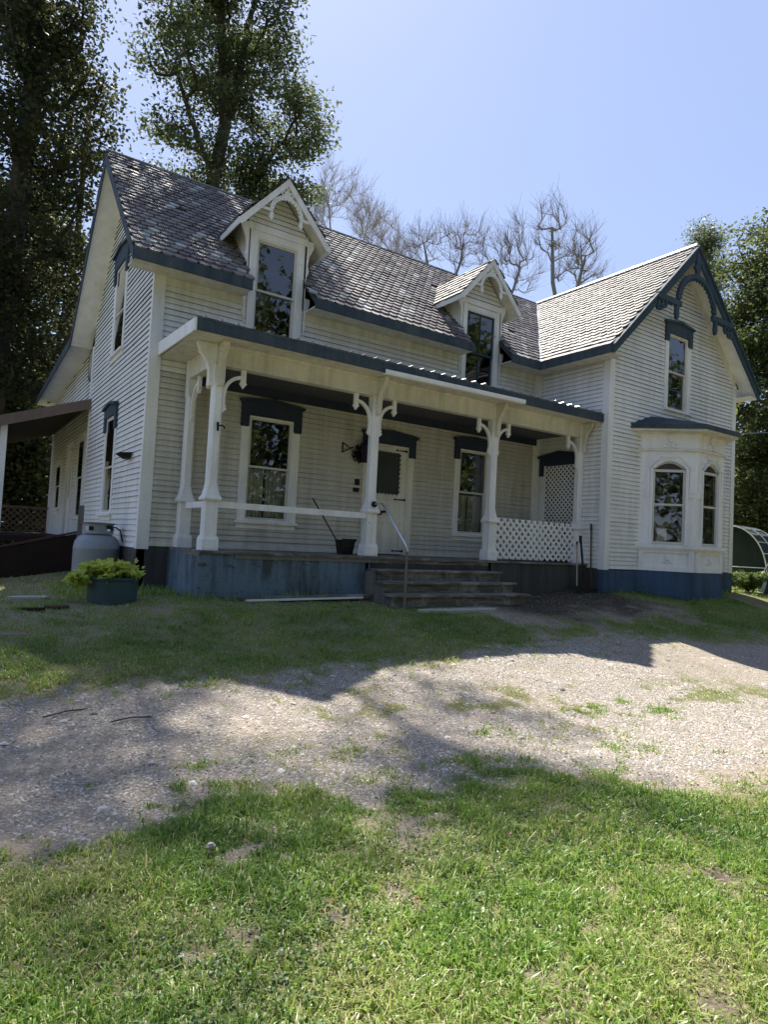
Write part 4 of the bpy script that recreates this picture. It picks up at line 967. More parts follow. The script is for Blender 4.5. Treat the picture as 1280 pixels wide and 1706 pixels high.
for (z, hh, lab) in ((1.31, .055, 'upper small black upright plate on porch wall beside the door'), (1.165, .038, 'lower small black wide plate on porch wall beside the door')):
    c = MB(); c.box(FF, 3.74 - (.0 if z > 1.2 else .03), 3.83, .016, .04, z - hh, z + hh); c.box(FF, 3.75, 3.82, .04, .046, z - hh * .6, z + hh * .6); tag(c.build('wall_plate', 'black_iron'), lab, 'plate')

# garden tools leaning at the end of the porch
def tool(x, y, top, wd, mat, name, label, head, lean=(.04, .12)):
    g = hz(x, y); t = thing(name, label, name.replace('_', ' '), (x, y, g))
    c = MB(); c.tube([(x, y, g + .02), (x + lean[0] * .5, y + lean[1] * .5, (g + top) / 2), (x + lean[0], y + lean[1], top)], wd, 7); c.build('shaft', mat, t)
    c = MB()
    if head == 'shovel': c.prism(Frame((x, y - .01, g), (1, 0, 0), (0, -1, .1)), [(-.03, .30), (-.10, .27), (-.11, .10), (-.05, .02), (0, .0), (.05, .02), (.11, .10), (.10, .27), (.03, .30)], 0, .006)
    elif head == 'rake':
        c.box(WORLD, x - .2, x + .2, y - .02, y, g + .05, g + .08)
        for k in range(11): c.tube([(x - .19 + .038 * k, y - .01, g + .06), (x - .19 + .038 * k, y - .06, g + .0)], .005, 5)
    elif head == 'hoe': c.prism(Frame((x, y - .03, g), (1, 0, 0), (0, -1, .2)), [(-.03, .16), (-.09, .13), (-.09, .02), (.09, .02), (.09, .13), (.03, .16)], 0, .005)
    else: c.box(WORLD, x - .03, x + .03, y - .02, y + .02, g, g + .2)
    c.build('blade' if head != 'rake' else 'head', 'black_iron', t)
    c = MB(); c.tube([(x + lean[0] * .97, y + lean[1] * .97, top - .12), (x + lean[0] * 1.01, y + lean[1] * 1.01, top + .02)], wd * 1.35, 7); c.build('grip', 'black_iron' if head != 'rake' else 'rust_wood', t)
tool(7.86, -1.78, .42, .014, 'tool_wood', 'hoe', 'pale wooden hoe leaning against the lattice corner of the porch', 'hoe', (.10, .12))
tool(8.08, -1.80, .54, .022, 'black_iron', 'shovel', 'shovel with black shaft leaning upright between two other tools', 'shovel', (-.02, .14))
tool(8.28, -1.78, .80, .016, 'rust_wood', 'rake', 'tall reddish brown rake leaning on the end porch post', 'rake', (.12, .14))

# ------------------------------------------------------------------ tank, planter and boards on the left
tx, ty = -.385, 1.0; tz = hz(tx, ty) - .02
tk = thing('propane_tank', 'squat pale grey propane tank standing by the side wall', 'gas tank', (tx, ty, tz))
c = MB(); H = .15 - tz
prof = [(0.30, .0), (.34, .02), (.345, .10), (.362, .12), (.366, .16), (.366, H - .26), (.368, H - .255), (.368, H - .235), (.366, H - .23), (.35, H - .14), (.30, H - .065), (.22, H - .02), (.1, H), (0, H + .003)]
c.lathe((tx, ty, tz), [(r * .94, z) for r, z in prof], 40); c.build('body', 'tank_paint', tk, smooth=True)
c = MB(); rr = .232; z0 = .14; z1 = .30
for k in range(28):
    a0, a1 = 2 * math.pi * k / 28, 2 * math.pi * (k + 1) / 28
    if k % 7 in (2, 3, 4):
        parts = ((z0, z0 + .045), (z1 - .045, z1))
    else: parts = ((z0, z1),)
    for (q0, q1) in parts:
        p = lambda a, r_, z: (tx + r_ * math.cos(a), ty + r_ * math.sin(a), z)
        c.quad(p(a0, rr, q0), p(a1, rr, q0), p(a1, rr, q1), p(a0, rr, q1)); c.quad(p(a1, rr - .006, q0), p(a0, rr - .006, q0), p(a0, rr - .006, q1), p(a1, rr - .006, q1)); c.quad(p(a0, rr - .006, q1), p(a0, rr, q1), p(a1, rr, q1), p(a1, rr - .006, q1))
c.build('collar', 'tank_paint', tk)
c = MB(); c.lathe((tx, ty, .30), [(.0, .02), (.12, .02), (.255, .012), (.268, .002), (.255, -.006), (0, -.004)], 28); c.build('lid', 'grey_board', tk)
c = MB(); c.tube([(tx + .12, ty - .12, .24), (tx + .24, ty - .16, .25), (tx + .31, ty - .14, .20), (tx + .345, ty - .1, .08), (tx + .40, ty, .0)], .012, 6); c.tube([(tx, ty, .14), (tx, ty, .27)], .035, 8); c.tube([(tx + .08, ty - .2, .25), (tx + .16, ty - .19, .25)], .03, 8); c.build('hose', 'black_iron', tk)
# boards
c = MB(); c.box(Frame((-.52, 2.1, hz(-.5, 2.1)), (1, 0, 0), (0, -1, .22)), 0, .09, 0, .02, 0, 1.30)
o = c.build('board', 'grey_board'); tag(o, 'long grey board standing upright behind the propane tank', 'board')
c = MB(); c.prism(Frame((0, .10, 0), (1, 0, 0), (0, -1, 0)), [(-.09, -.68), (.01, -.68), (.075, .07), (-.015, .07)], -.0, .02); tag(c.build('board', 'grey_board'), 'short grey board leaning against the corner of the house', 'board')
# planter tub with leafy plants
px_, py_ = -.645, -1.62; pz = hz(px_, py_)
pt = thing('planter', 'round dark green plastic tub planter on the grass before the tank', 'planter', (px_, py_, pz))
c = MB(); c.lathe((px_, py_, pz - .02), [(0, .0), (.275, .0), (.285, .01), (.292, .29), (.305, .30), (.31, .325), (.30, .335), (.288, .33), (.28, .27), (.0, .265)], 40); c.build('tub', 'planter_plastic', pt, smooth=False)
c = MB(); c.lathe((px_, py_, pz + .0), [(.283, .27), (.15, .285), (0, .29)], 24); c.build('soil', 'rust_wood', pt)

def leaf_cloud(pts, size, n_per, spread, up=.3, aspect=.5, seed=1, droop=0.):
    """diamond leaves, folded along the midrib, scattered about points; returns verts, quads(tris pairs as quads), rnd"""
    g = np.random.default_rng(seed); pts = np.asarray(pts, float); n = len(pts) * n_per
    base = np.repeat(pts, n_per, 0) + np.clip(g.normal(0, 1, (n, 3)), -1.7, 1.7) * np.asarray(spread)
    d = g.normal(0, 1, (n, 3)); d[:, 2] = d[:, 2] * .6 - droop; d /= np.linalg.norm(d, axis=1)[:, None]
    nn = g.normal(0, 1, (n, 3)); nn[:, 2] = np.abs(nn[:, 2]) + up
    s = np.cross(d, nn); s /= np.linalg.norm(s, axis=1)[:, None] + 1e-9
    nn = np.cross(s, d)
    L = size * g.uniform(.6, 1.3, n)[:, None]; W = L * aspect
    v0 = base; v1 = base + d * L * .45 + s * W * .5 + nn * W * .15; v2 = base + d * L; v3 = base + d * L * .45 - s * W * .5 + nn * W * .15
    V = np.stack([v0, v1, v2, v3], 1).reshape(-1, 3); Q = np.arange(n * 4).reshape(n, 4)
    clump = np.repeat(g.uniform(0, 1, len(pts)), n_per)
    return V, Q, np.clip(.55 * clump + .45 * g.uniform(0, 1, n), .01, 1)
pl = thing('potted_plant', 'bushy yellow green leafy plant growing in the round green tub', 'plant', (px_, py_, pz + .28))
g = np.random.default_rng(5); P_ = []
for k in range(70):
    a, rr = g.uniform(0, 6.28), .30 * math.sqrt(g.uniform(0, 1)); P_.append((px_ + rr * math.cos(a) * 1.05 - .02, py_ + rr * math.sin(a), pz + .34 + g.uniform(-.02, .12) * (1.2 - rr)))
for k in range(16): P_.append((px_ - .34 - g.uniform(0, .12), py_ + g.uniform(-.15, .1), pz + .30 + g.uniform(-.06, .05)))
V, Q, r_ = leaf_cloud(P_, .085, 12, (.035, .035, .025), up=1.2, aspect=.85, seed=3); raw_mesh('leaves', V, Q, 'herb_leaf', r_, pl)
c = MB()
for p in P_[::2]: c.tube([(px_ + (p[0] - px_) * .5, py_ + (p[1] - py_) * .5, pz + .27), p], .004, 4)
c.build('stems', 'shrub_leaf', pl)
# flat slate pieces and bark scraps on the grass
for (x, y, s, lab, mt) in ((-1.52, -1.25, .17, 'pale flat slate piece on the grass, farthest from the tub', 'stone'), (-1.32, -2.0, .12, 'broken brown slate piece on grass near the tub', 'rust_wood'), (-1.55, -2.15, .11, 'dark split wood scrap on the grass beside the brown slate', 'dark_wood')):
    c = MB(); z = hz(x, y); k = 7
    slab_poly(c, [(x + s * (1 + .3 * random.uniform(-1, 1)) * math.cos(6.28 * i / k) * 1.3, y + s * (1 + .3 * random.uniform(-1, 1)) * math.sin(6.28 * i / k) * .8) for i in range(k)], z - .02, z + .03); tag(c.build('slate_piece' if mt != 'dark_wood' else 'wood_scrap', mt), lab, 'slate' if mt != 'dark_wood' else 'wood scrap')

# ------------------------------------------------------------------ ground
def axis(lo, hi, fine, step, grow_=1.25):
    a = list(np.arange(fine[0], fine[1] + 1e-6, step)); s = step
    while a[-1] < hi: s *= grow_; a.append(a[-1] + s)
    s = step; b = [fine[0]]
    while b[-1] > lo: s *= grow_; b.append(b[-1] - s)
    return np.array(b[:0:-1] + a)
ax_, ay_ = axis(-400, 400, (-4.5, 11), .065), axis(-400, 400, (-10.6, -1.0), .065)
X, Y = np.meshgrid(ax_, ay_); Z = hgt(X, Y); nx, ny = len(ax_), len(ay_)
V = np.stack([X, Y, Z], -1).reshape(-1, 3); I = np.arange(nx * ny).reshape(ny, nx)
Q = np.stack([I[:-1, :-1], I[:-1, 1:], I[1:, 1:], I[1:, :-1]], -1).reshape(-1, 4)
lawn, grav = masks(X, Y); far = np.maximum(sm(11, 14, X), np.maximum(sm(0, 2, Y) , sm(-14, -18, Y)))
lawn = np.where(far > .5, .8, lawn)
# bits of the drive carry on beyond the detailed area
gob = raw_mesh('ground', V, Q, 'ground_soil', None, None, True); gob['kind'] = 'structure'
for nm, arr in (('lawn', lawn), ('gravel', grav), ('damp', damp(X, Y))):
    at = gob.data.attributes.new(nm, 'FLOAT', 'POINT'); at.data.foreach_set('value', arr.ravel().astype(np.float32))

# ------------------------------------------------------------------ grass
def blades(x0, x1, y0, y1, dens, ln, wd, seed, bend=.55, thin=1.0, broad=.0, inview=None, force=0., dry=0.):
    g = np.random.default_rng(seed); n = int((x1 - x0) * (y1 - y0) * dens)
    x, y = g.uniform(x0, x1, n), g.uniform(y0, y1, n)
    lw, _ = masks(x, y); lw = np.maximum(lw, force * sm(.45, .75, vnoise(x, y, 2.2, 41))); cl = vnoise(x, y, 7, 21); tu = vnoise(x, y, 18, 22)
    keep = g.uniform(0, 1, n) < np.clip(lw * (.35 + .9 * cl * tu * 2), 0, 1) * thin
    if inview is not None: keep &= inview(x, y)
    x, y, lw, cl = x[keep], y[keep], lw[keep], cl[keep]; n = len(x)
    z = hgt(x, y) - .004; yaw = g.uniform(0, 2 * np.pi, n)
    L = ln * g.uniform(.45, 1.35, n) * (.6 + .8 * cl) * (.55 + .45 * lw); W = wd * g.uniform(.6, 1.3, n)
    br = g.uniform(0, 1, n) < broad; L = np.where(br, L * .55, L); W = np.where(br, W * 3.2, W)
    b = bend * g.uniform(.15, 1.7, n)
    dx, dy = np.cos(yaw), np.sin(yaw); sx, sy = -dy, dx
    def pt(t, ww):
        out = L * np.sin(b * t) * t; up = L * t * np.cos(b * t * .9)
        c_ = np.stack([x + dx * out, y + dy * out, z + up], -1); s_ = np.stack([sx, sy, np.zeros(n)], -1) * (W * ww / 2)[:, None]
        return c_ - s_, c_ + s_
    a0, a1 = pt(0., .8); b0, b1 = pt(.5, 1.); c0, c1 = pt(1., .15)
    V = np.stack([a0, a1, b0, b1, c0, c1], 1).reshape(-1, 3); i = np.arange(n)[:, None] * 6
    Q = np.concatenate([i + [0, 1, 3, 2], i + [2, 3, 5, 4]], 1).reshape(-1, 4)
    patch = vnoise(x, y, 1.7, 31); r_ = np.clip(.02 + .62 * (patch - .15) + .40 * g.uniform(0, 1, n) + .35 * (g.uniform(0, 1, n) < .10) + .12 * (1 - lw) + dry * g.uniform(.4, 1.4, n), 0.01, 1)
    return V, Q, np.repeat(r_, 2)
def merge(parts):
    Vs, Qs, rs, o = [], [], [], 0
    for V, Q, r in parts: Vs.append(V); Qs.append(Q + o); rs.append(r); o += len(V)
    return np.concatenate(Vs), np.concatenate(Qs), np.concatenate(rs)
CX, CY = -2.41, -10.111
cone = lambda lo, hi: (lambda x, y: (lambda a: (a > R(lo)) & (a < R(hi)))(np.arctan2(x - CX, y - CY)))
parts = [blades(-5.2, 3.6, -10.0, -6.0, 13500, .047, .0050, 1, bend=1.15, broad=.16, inview=cone(-60, 100)),
         blades(-4, 7, -7.4, -4.0, 2000, .038, .005, 2, dry=.3, bend=1.1, inview=cone(-14, 80)),
         blades(-4.5, 12, -4.9, -1.5, 3400, .045, .007, 3, dry=.06, bend=.8, inview=cone(-12, 80)),
         blades(.3, 3.0, -1.70, -1.52, 2600, .13, .008, 7, force=.9, broad=.1), blades(8.6, 13.5, -2.15, -1.95, 1800, .11, .009, 8, force=.8, broad=.2), blades(9.9, 11.5, -3.0, -2.72, 1800, .10, .009, 9, force=.7, broad=.2), blades(-1.1, .4, -1.4, 1.6, 900, .12, .009, 10, force=.9, broad=.1),
         blades(-4, 0, -1.5, 4, 500, .055, .010, 4, dry=.25),
         blades(-3.6, 3.2, -9.3, -6.4, 450, .075, .0035, 12, bend=1.5, dry=.75, inview=cone(-14, 86)), blades(13.3, 22, -4.5, 3, 420, .06, .016, 5), blades(-3.4, 3, -9.3, -6.6, 900, .085, .0060, 13, bend=.8, force=.0, thin=.5, inview=cone(-14, 86)), blades(2.5, 9, -10.5, -7.4, 1500, .06, .007, 6)]
V, Q, r_ = merge(parts); go = raw_mesh('grass', V, Q, 'grass_blade', r_); go['kind'] = 'stuff'
g = np.random.default_rng(91); n = 9000; x, y = g.uniform(-3.4, 2.6, n), g.uniform(-9.2, -6.8, n); lw, _ = masks(x, y)
k = g.uniform(0, 1, n) < lw * sm(.52, .72, vnoise(x, y, 1.9, 61) * .7 + vnoise(x, y, 6, 62) * .3); x, y = x[k], y[k]
V, Q, r_ = leaf_cloud(np.stack([x, y, hgt(x, y) + g.uniform(.006, .030, len(x))], -1), .0145, 5, (.008, .008, .003), up=3.0, aspect=.95, seed=92)
co_ = raw_mesh('clover', V, Q, 'clover_leaf', r_); co_['kind'] = 'stuff'
# gravel stones
def stones(n, x0, x1, y0, y1, s0, s1, seed, wgt):
    g = np.random.default_rng(seed); x, y = g.uniform(x0, x1, n), g.uniform(y0, y1, n); lw, gv = masks(x, y)
    k = g.uniform(0, 1, n) < wgt(lw, gv); x, y = x[k], y[k]; n = len(x); s = np.exp(g.uniform(np.log(s0), np.log(s1), n)); z = hgt(x, y) + s * .22
    P8 = np.array([[-1, -1, -.6], [1, -1, -.6], [1, 1, -.6], [-1, 1, -.6], [-.6, -.6, .6], [.6, -.6, .6], [.6, .6, .6], [-.6, .6, .6]], float)
    V = P8[None] * g.uniform(.55, 1.15, (n, 8, 3)) * (s[:, None, None] * np.stack([np.ones(n), g.uniform(.5, 1, n), g.uniform(.3, .6, n)], -1)[:, None, :])
    a = g.uniform(0, 6.28, n); ca, sa = np.cos(a)[:, None], np.sin(a)[:, None]
    V = np.stack([V[..., 0] * ca - V[..., 1] * sa, V[..., 0] * sa + V[..., 1] * ca, V[..., 2]], -1) + np.stack([x, y, z], -1)[:, None, :]
    F6 = np.array([[0, 1, 5, 4], [1, 2, 6, 5], [2, 3, 7, 6], [3, 0, 4, 7], [4, 5, 6, 7]]); Q = (np.arange(n)[:, None, None] * 8 + F6[None]).reshape(-1, 4)
    return V.reshape(-1, 3), Q, np.repeat(g.uniform(.01, 1, n), 5)
V, Q, r_ = merge([stones(60000, -4, 5, -7.9, -4.0, .004, .013, 1, lambda l, g_: np.clip(g_ * .9 + .05, 0, 1) * (1 - l * .8)), stones(20000, 1, 11, -8.5, -1.6, .004, .013, 2, lambda l, g_: (g_ * .9 + .12) * (1 - l)), stones(300, -3, 8, -6.5, -1.6, .018, .035, 3, lambda l, g_: (g_ + .15) * (1 - l))])
so = raw_mesh('gravel', V, Q, 'gravel_stone', r_); so['kind'] = 'stuff'
# fallen leaves in the near grass
def fallen(x, y, s, lab, mt='dry_leaf'):
    c = MB(); z = hz(x, y) + .05; a = random.uniform(0, 6.28); u = Vector((math.cos(a), math.sin(a), .25)); v = Vector((-math.sin(a), math.cos(a), .1)); o = Vector((x, y, z)); rv = random.uniform(.3, 1)
    L_ = [(0, 0), (.35, .42), (.7, .3), (1, 0)]; up = Vector((0, 0, 1))
    for sg in (-1, 1): c.quad(*[o + u * (p * s) + v * (q * s * sg) + up * (abs(q) * s * .5) for p, q in L_], r=rv)
    tag(c.build('fallen_leaf', mt), lab, 'leaf', 'fallen leaves on the lawn')
for (x, y, s, lab) in ((-1.05, -7.83, .075, 'bright orange curled dead leaf beside a dark hole in the near lawn'), (-1.32, -7.7, .04, 'tiny brown dead leaf in the shaded near lawn'), (-.72, -8.02, .06, 'reddish dead leaf lying in the sunny near grass'), (.05, -7.75, .05, 'brown dead leaf at the middle of the near lawn'), (-.25, -7.95, .05, 'pale brown dead leaf in the deep grass')): fallen(x, y, s * .55, lab)
c = MB(); x, y = -1.28, -7.13; z = hz(x, y); c.lathe((x, y, z + .03), [(.0, -.01), (.02, .0), (.024, .012), (.012, .026), (0, .028)], 6, sx=1.2, sy=.8); tag(c.build('stone', 'stone'), 'single white stone where the lawn meets the drive', 'stone')
# sticks on the drive
for (x, y, a, L_, lab) in ((-1.75, -5.0, .3, .35, 'dark dry stick lying on the drive by the lawn edge'), (-1.35, -5.25, .05, .28, 'thin dark twig lying on the grey gravel drive'), (-2.2, -3.3, .2, .55, 'pale straight stick lying in the bank grass')):
    c = MB(); z = hz(x, y) + .02; c.tube([(x, y, z), (x + L_ * .5 * math.cos(a), y + L_ * .5 * math.sin(a) + .02, z + .01), (x + L_ * math.cos(a), y + L_ * math.sin(a), z)], .005, 5); tag(c.build('stick', 'dead_wood' if 'pale' in lab else 'bark'), lab, 'stick')

# ------------------------------------------------------------------ trees
def grow_tree(name, label, cat, trunk, r0, blobs, n_att, leaf=None, seed=1, group=None, twig=0, bark='bark', min_r=.012):
    """trunk: polyline list(s); blobs: (centre, radii, weight) of the crown. Branches reach each attractor from the nearest older node."""
    g = np.random.default_rng(seed)
    root = thing(name, label, cat, tuple(trunk[0][0]), group)
    P, par = [], []
    for pl_ in trunk:
        pl_ = [Vector(p) for p in pl_]; prev = -1
        if P:  # secondary limb: start at its nearest node
            prev = int(np.argmin([(Vector(q) - pl_[0]).length for q in P]))
        for a, b in zip(pl_[:-1], pl_[1:]):
            k = max(2, int((b - a).length / .7))
            for i in range(k):
                P.append(np.array(a.lerp(b, i / k))); par.append(prev if prev >= 0 else -1); prev = len(P) - 1
        P.append(np.array(pl_[-1])); par.append(prev); 
    nb = len(P); w = np.array([b[2] for b in blobs], float); w /= w.sum(); A = []
    for _ in range(n_att):
        c_, rr, _w = blobs[g.choice(len(blobs), p=w)]
        d = g.normal(0, 1, 3); d /= np.linalg.norm(d); A.append(np.array(c_) + d * np.array(rr) * g.uniform(.15, 1) ** .45)
    A = np.array(A); T = np.array(P)
    order = np.argsort(np.min(np.linalg.norm(A[:, None] - T[None], axis=2), 1)); term = []
    PP = np.zeros((nb + n_att * 3, 3)); PP[:nb] = T; cnt = nb; td = np.zeros(len(PP))
    for i in order:
        a = A[i]; dd = PP[:cnt] - a; d2 = np.linalg.norm(dd, axis=1) + .9 * np.maximum(0, dd[:, 2] + .25) + .10 * td[:cnt]
        j = int(np.argmin(d2)); q = PP[j].copy(); L_ = np.linalg.norm(a - q)
        prev = j
        for t in (.4, .75, 1.):
            p = q + (a - q) * t + (g.normal(0, .045 if leaf else .03, 3) * L_ if t < 1 else 0) + np.array([0, 0, (-.06 if leaf else -.03) * L_ * math.sin(t * 3.14)])
            td[cnt] = td[j] + L_ * t
            PP[cnt] = p; par.append(prev); prev = cnt; cnt += 1
        term.append(cnt - 1)
    N_ = cnt; load = np.zeros(N_)
    for t in term: load[t] = 1
    if twig == 0: pass
    for i in range(N_ - 1, -1, -1):
        if par[i] >= 0 and par[i] < i: load[par[i]] += load[i]
    # nodes made later always have older parents, so the loads are complete
    rad = np.maximum(min_r, r0 * (np.maximum(load, .5) / max(load.max(), 1)) ** .46)
    mb = MB()
    for i in range(N_):
        j = par[i]
        if j >= 0:
            a, b = Vector(PP[j]), Vector(PP[i])
            if (b - a).length > 1e-4: mb.tube([a, b], [min(rad[j], rad[i] * 1.6), rad[i]], 7 if rad[i] > .08 else (5 if rad[i] > .03 else 3), cap=False)
    if twig:
        for t in term:
            j = par[t]; d0 = Vector(PP[t]) - Vector(PP[j]); d0.normalize()
            for _ in range(twig):
                p = Vector(PP[t]) - d0 * g.uniform(0, .5); d = (d0 + Vector(g.normal(0, .34, 3)) + Vector((0, 0, .45))).normalized(); L_ = g.uniform(.4, 1.25)
                m_ = p + d * L_ * .5 + Vector(g.normal(0, .05, 3)); e = m_ + (d + Vector(g.normal(0, .25, 3))).normalized() * L_ * .5
                mb.tube([p, m_, e], [min_r * .9, min_r * .7, min_r * .45], 3, cap=False)
    mb.build('trunk', bark, root)
    if leaf:
        mt, size, per, spread, aspect = leaf
        pts = [PP[t] for t in term] + [PP[par[t]] for t in term]
        V, Q, r_ = leaf_cloud(pts, size, per, spread, up=.5, aspect=aspect, seed=seed + 50, droop=.25); raw_mesh('crown', V, Q, mt, r_, root)
    return root
gz = lambda x, y: hz(x, y) - .1
# the tall locust behind the ridge
grow_tree('locust_tree', 'tall airy locust tree with forked dark trunk rising behind the house ridge', 'tree',
    [[(3.3, 9.6, gz(3.3, 9.6)), (3.75, 9.5, 8), (3.75, 9.5, 11.0), (4.05, 9.5, 13.2), (3.95, 9.5, 14.4), (3.75, 9.6, 16.4), (3.5, 9.5, 19), (3.9, 9.3, 23)],
     [(4.05, 9.5, 13.2), (4.35, 9.4, 14.5), (4.5, 9.3, 16.5), (5.2, 9.2, 19.5)],
     [(3.75, 9.5, 9.0), (4.7, 9.6, 10.6), (5.3, 9.7, 12), (6.0, 9.7, 13.4)],
     [(3.75, 9.5, 11.4), (3.0, 9.3, 12.6), (2.4, 9.2, 13.9)]],
    .26, [((3.0, 9.4, 14.4), (1.7, 1.8, 1.5), .8), ((5.3, 9.5, 15.0), (2.0, 2.0, 1.9), 1.4), ((6.0, 9.6, 12.4), (1.6, 1.5, 1.3), 1.0), ((4.5, 9.5, 17.0), (2.3, 2.2, 1.6), 1.3), ((2.6, 9.3, 16.8), (1.5, 1.6, 1.6), .8), ((3.0, 9.5, 12.0), (1.5, 1.3, .9), .6), ((4.6, 9.6, 11.2), (1.9, 1.2, .9), .8), ((4.6, 9.0, 20.2), (2.8, 2.8, 1.8), .85), ((4.5, 9.0, 23.4), (2.6, 2.0, .9), .32), ((1.9, 8.9, 18.9), (1.6, 1.8, 1.3), .6), ((6.6, 9.4, 14.4), (1.0, 1.2, 1.0), .5)],
    330, ('locust_leaf', .145, 72, (.34, .34, .12), .46), 21)
# dark dense trees on the left
grow_tree('maple_tree', 'large dark dense maple filling the upper corner beside the house gable', 'tree',
    [[(-1.6, 13, gz(-1.6, 13)), (-1.5, 13, 5), (-1.2, 13, 10), (-1.0, 13, 16), (-1.2, 13, 20)]], .40,
    [((-.7, 12.6, 9), (2.0, 2.4, 2.6), 1.2), ((-.3, 12.6, 13), (1.9, 2.4, 2.6), 1.4), ((-2.2, 12.6, 14), (2.2, 2.4, 3), 1.2), ((-1, 12.6, 17.4), (2.1, 2.4, 2.4), 1.2), ((-2.6, 12.6, 7), (2, 2.2, 2.8), 1), ((-.8, 12.8, 4.8), (1.7, 2, 2.0), .8), ((-2.2, 12.8, 19.5), (2, 2, 2), .6)],
    340, ('dark_leaf', .16, 66, (.42, .42, .15), .62), 31)
grow_tree('maple_tree', 'dark broad maple standing farther back through the leaves of the nearer maple', 'tree',
    [[(1.0, 19, gz(1, 19)), (1.0, 19, 6), (1.3, 19, 12), (1.4, 19, 18)]], .36,
    [((-.8, 19, 8), (2.8, 2.4, 3.4), 1.2), ((-.4, 19, 12), (2.0, 2.2, 2), .8), ((-2.4, 19, 10), (2.4, 2.4, 3), 1), ((-.6, 19, 19.5), (1.4, 1.8, 1.6), .3), ((-.8, 18.6, 3.5), (3, 2, 2.5), 1)],
    300, ('dark_leaf', .21, 52, (.5, .5, .2), .62), 41)
grow_tree('understory_tree', 'low dark leafy tree seen through the open side porch', 'tree',
    [[(-1.6, 16, gz(-1.6, 16)), (-1.5, 16, 2), (-1.4, 16, 4)]], .12, [((-1.4, 16, 1.2), (2.6, 1.4, 2.2), 1), ((-1.8, 16, 4.0), (2.4, 1.4, 2.0), .8)], 260, ('dark_leaf', .2, 44, (.36, .36, .28), .6), 43)
# right hand trees
grow_tree('deciduous_tree', 'big green broadleaf tree standing just beyond the bay window gable', 'tree',
    [[(20.9, .4, gz(20.9, .4)), (20.9, .5, 4), (21.0, .5, 8), (21.1, .4, 11)]], .30,
    [((21.2, .6, 10.9), (1.9, 2.0, 1.5), 1), ((20.5, .9, 8.3), (1.6, 1.8, 1.7), 1), ((21.6, -.4, 8.8), (2.2, 2.2, 2), 1), ((20.5, .8, 5.5), (1.7, 1.8, 1.8), 1), ((21.6, -.4, 5.2), (2.4, 2.2, 2.2), 1), ((20.8, .8, 2.6), (1.9, 1.9, 1.8), 1)],
    430, ('bright_leaf', .15, 84, (.42, .42, .18), .55), 51)
grow_tree('conifer_tree', 'feathery grey green tree top showing behind the wing gable peak', 'tree',
    [[(22.5, 4.3, gz(22.5, 4.3)), (22.5, 4.3, 6), (22.5, 4.3, 13.8)]], .25,
    [((22.5, 4.3, 13.2), (.45, .45, 1.0), .35), ((22.4, 4.3, 11.4), (.9, .9, 1.2), .7), ((22.5, 4.3, 9.0), (1.5, 1.5, 1.5), 1), ((22.5, 4.3, 6), (1.9, 1.9, 1.7), 1)],
    240, ('needle_leaf', .16, 60, (.30, .30, .16), .24), 61)
grow_tree('understory_tree', 'dark low leafy tree behind the hoop frame on the lawn', 'tree',
    [[(21.5, -2.4, gz(21.5, -2.4)), (21.5, -2.4, 2), (21.5, -2.4, 5)]], .14, [((21.2, -1.4, 1.6), (2.2, 2.0, 2.0), 1), ((21.8, -2.6, 4.2), (2.2, 2.2, 2.2), 1), ((22, -3.5, 1.8), (2, 2, 2.2), .8)], 260, ('dark_leaf', .2, 46, (.38, .38, .28), .6), 63)
grow_tree('small_tree', 'small yellow green tree top peeping between the dormer and the roof valley', 'tree',
    [[(15.2, 14.2, gz(15, 14)), (15.2, 14.2, 6), (15.3, 14.2, 9.6)]], .12, [((15.3, 14.2, 9.9), (.55, .6, .9), 1), ((15.2, 14.2, 8), (1.2, 1.2, 1.2), 1)], 70, ('bright_leaf', .16, 40, (.22, .22, .2), .5), 65)
# bare trees behind the roof
def bare(label, tx_, ty_, trunks, blobs, seed, n, r, twig, mt='dead_wood'):
    g0 = gz(tx_, ty_)
    tr_ = [[(tx_, ty_, g0)] + [(tx_ + dx, ty_ + dy, z) for dx, dy, z in trunks[0]]] + [[(tx_ + dx, ty_ + dy, z) for dx, dy, z in t] for t in trunks[1:]]
    grow_tree('bare_tree', label, 'tree', tr_, r, [((tx_ + dx, ty_ + dy, z), rr, 1) for dx, dy, z, rr in blobs], n, None, seed, 'bare trees behind the roof', twig, mt, .0075)
bare('pale bare tree with fine upright twigs fanning up just beside the taller dormer', 12.7, 16.5, [[(0, 0, 9), (.1, 0, 14)], [(0, 0, 10), (-.8, .2, 14.5), (-1.1, .2, 16.5)], [(.1, 0, 12), (.9, 0, 15), (1.2, 0, 16.4)]],
     [(-.9, 0, 16.8, (.9, .8, 1.4)), (.3, 0, 16.6, (.9, .8, 1.6)), (1.3, 0, 15.6, (.8, .8, 1.2)), (-1.6, 0, 15.6, (.6, .6, 1))], 71, 170, .06, 7, 'pale_dead_wood')
bare('low bare tree of straight thin shoots, second along the ridge from the taller dormer', 14.4, 16.5, [[(0, 0, 9), (.2, 0, 13)], [(0, 0, 11), (1.0, 0, 14)]],
     [(-.6, 0, 15.9, (.9, .7, 1.3)), (.8, 0, 15.5, (1, .7, 1.1)), (1.9, 0, 14.7, (.9, .7, 1.0))], 72, 150, .055, 7, 'pale_dead_wood')
bare('spreading crooked bare tree rising behind the smaller dormer', 16.9, 13.6, [[(0, 0, 9), (-.4, 0, 12.0)], [(-.4, 0, 10.6), (-1.3, 0, 12.6), (-1.8, 0, 14.2)], [(-.4, 0, 11.6), (.5, 0, 14), (.6, 0, 15.4)]],
     [(-1.9, 0, 14.0, (1.3, .8, 1.0)), (-.3, 0, 14.6, (.9, .7, 1.3)), (1.0, 0, 15.0, (1.1, .7, 1.4))], 73, 140, .08, 5)
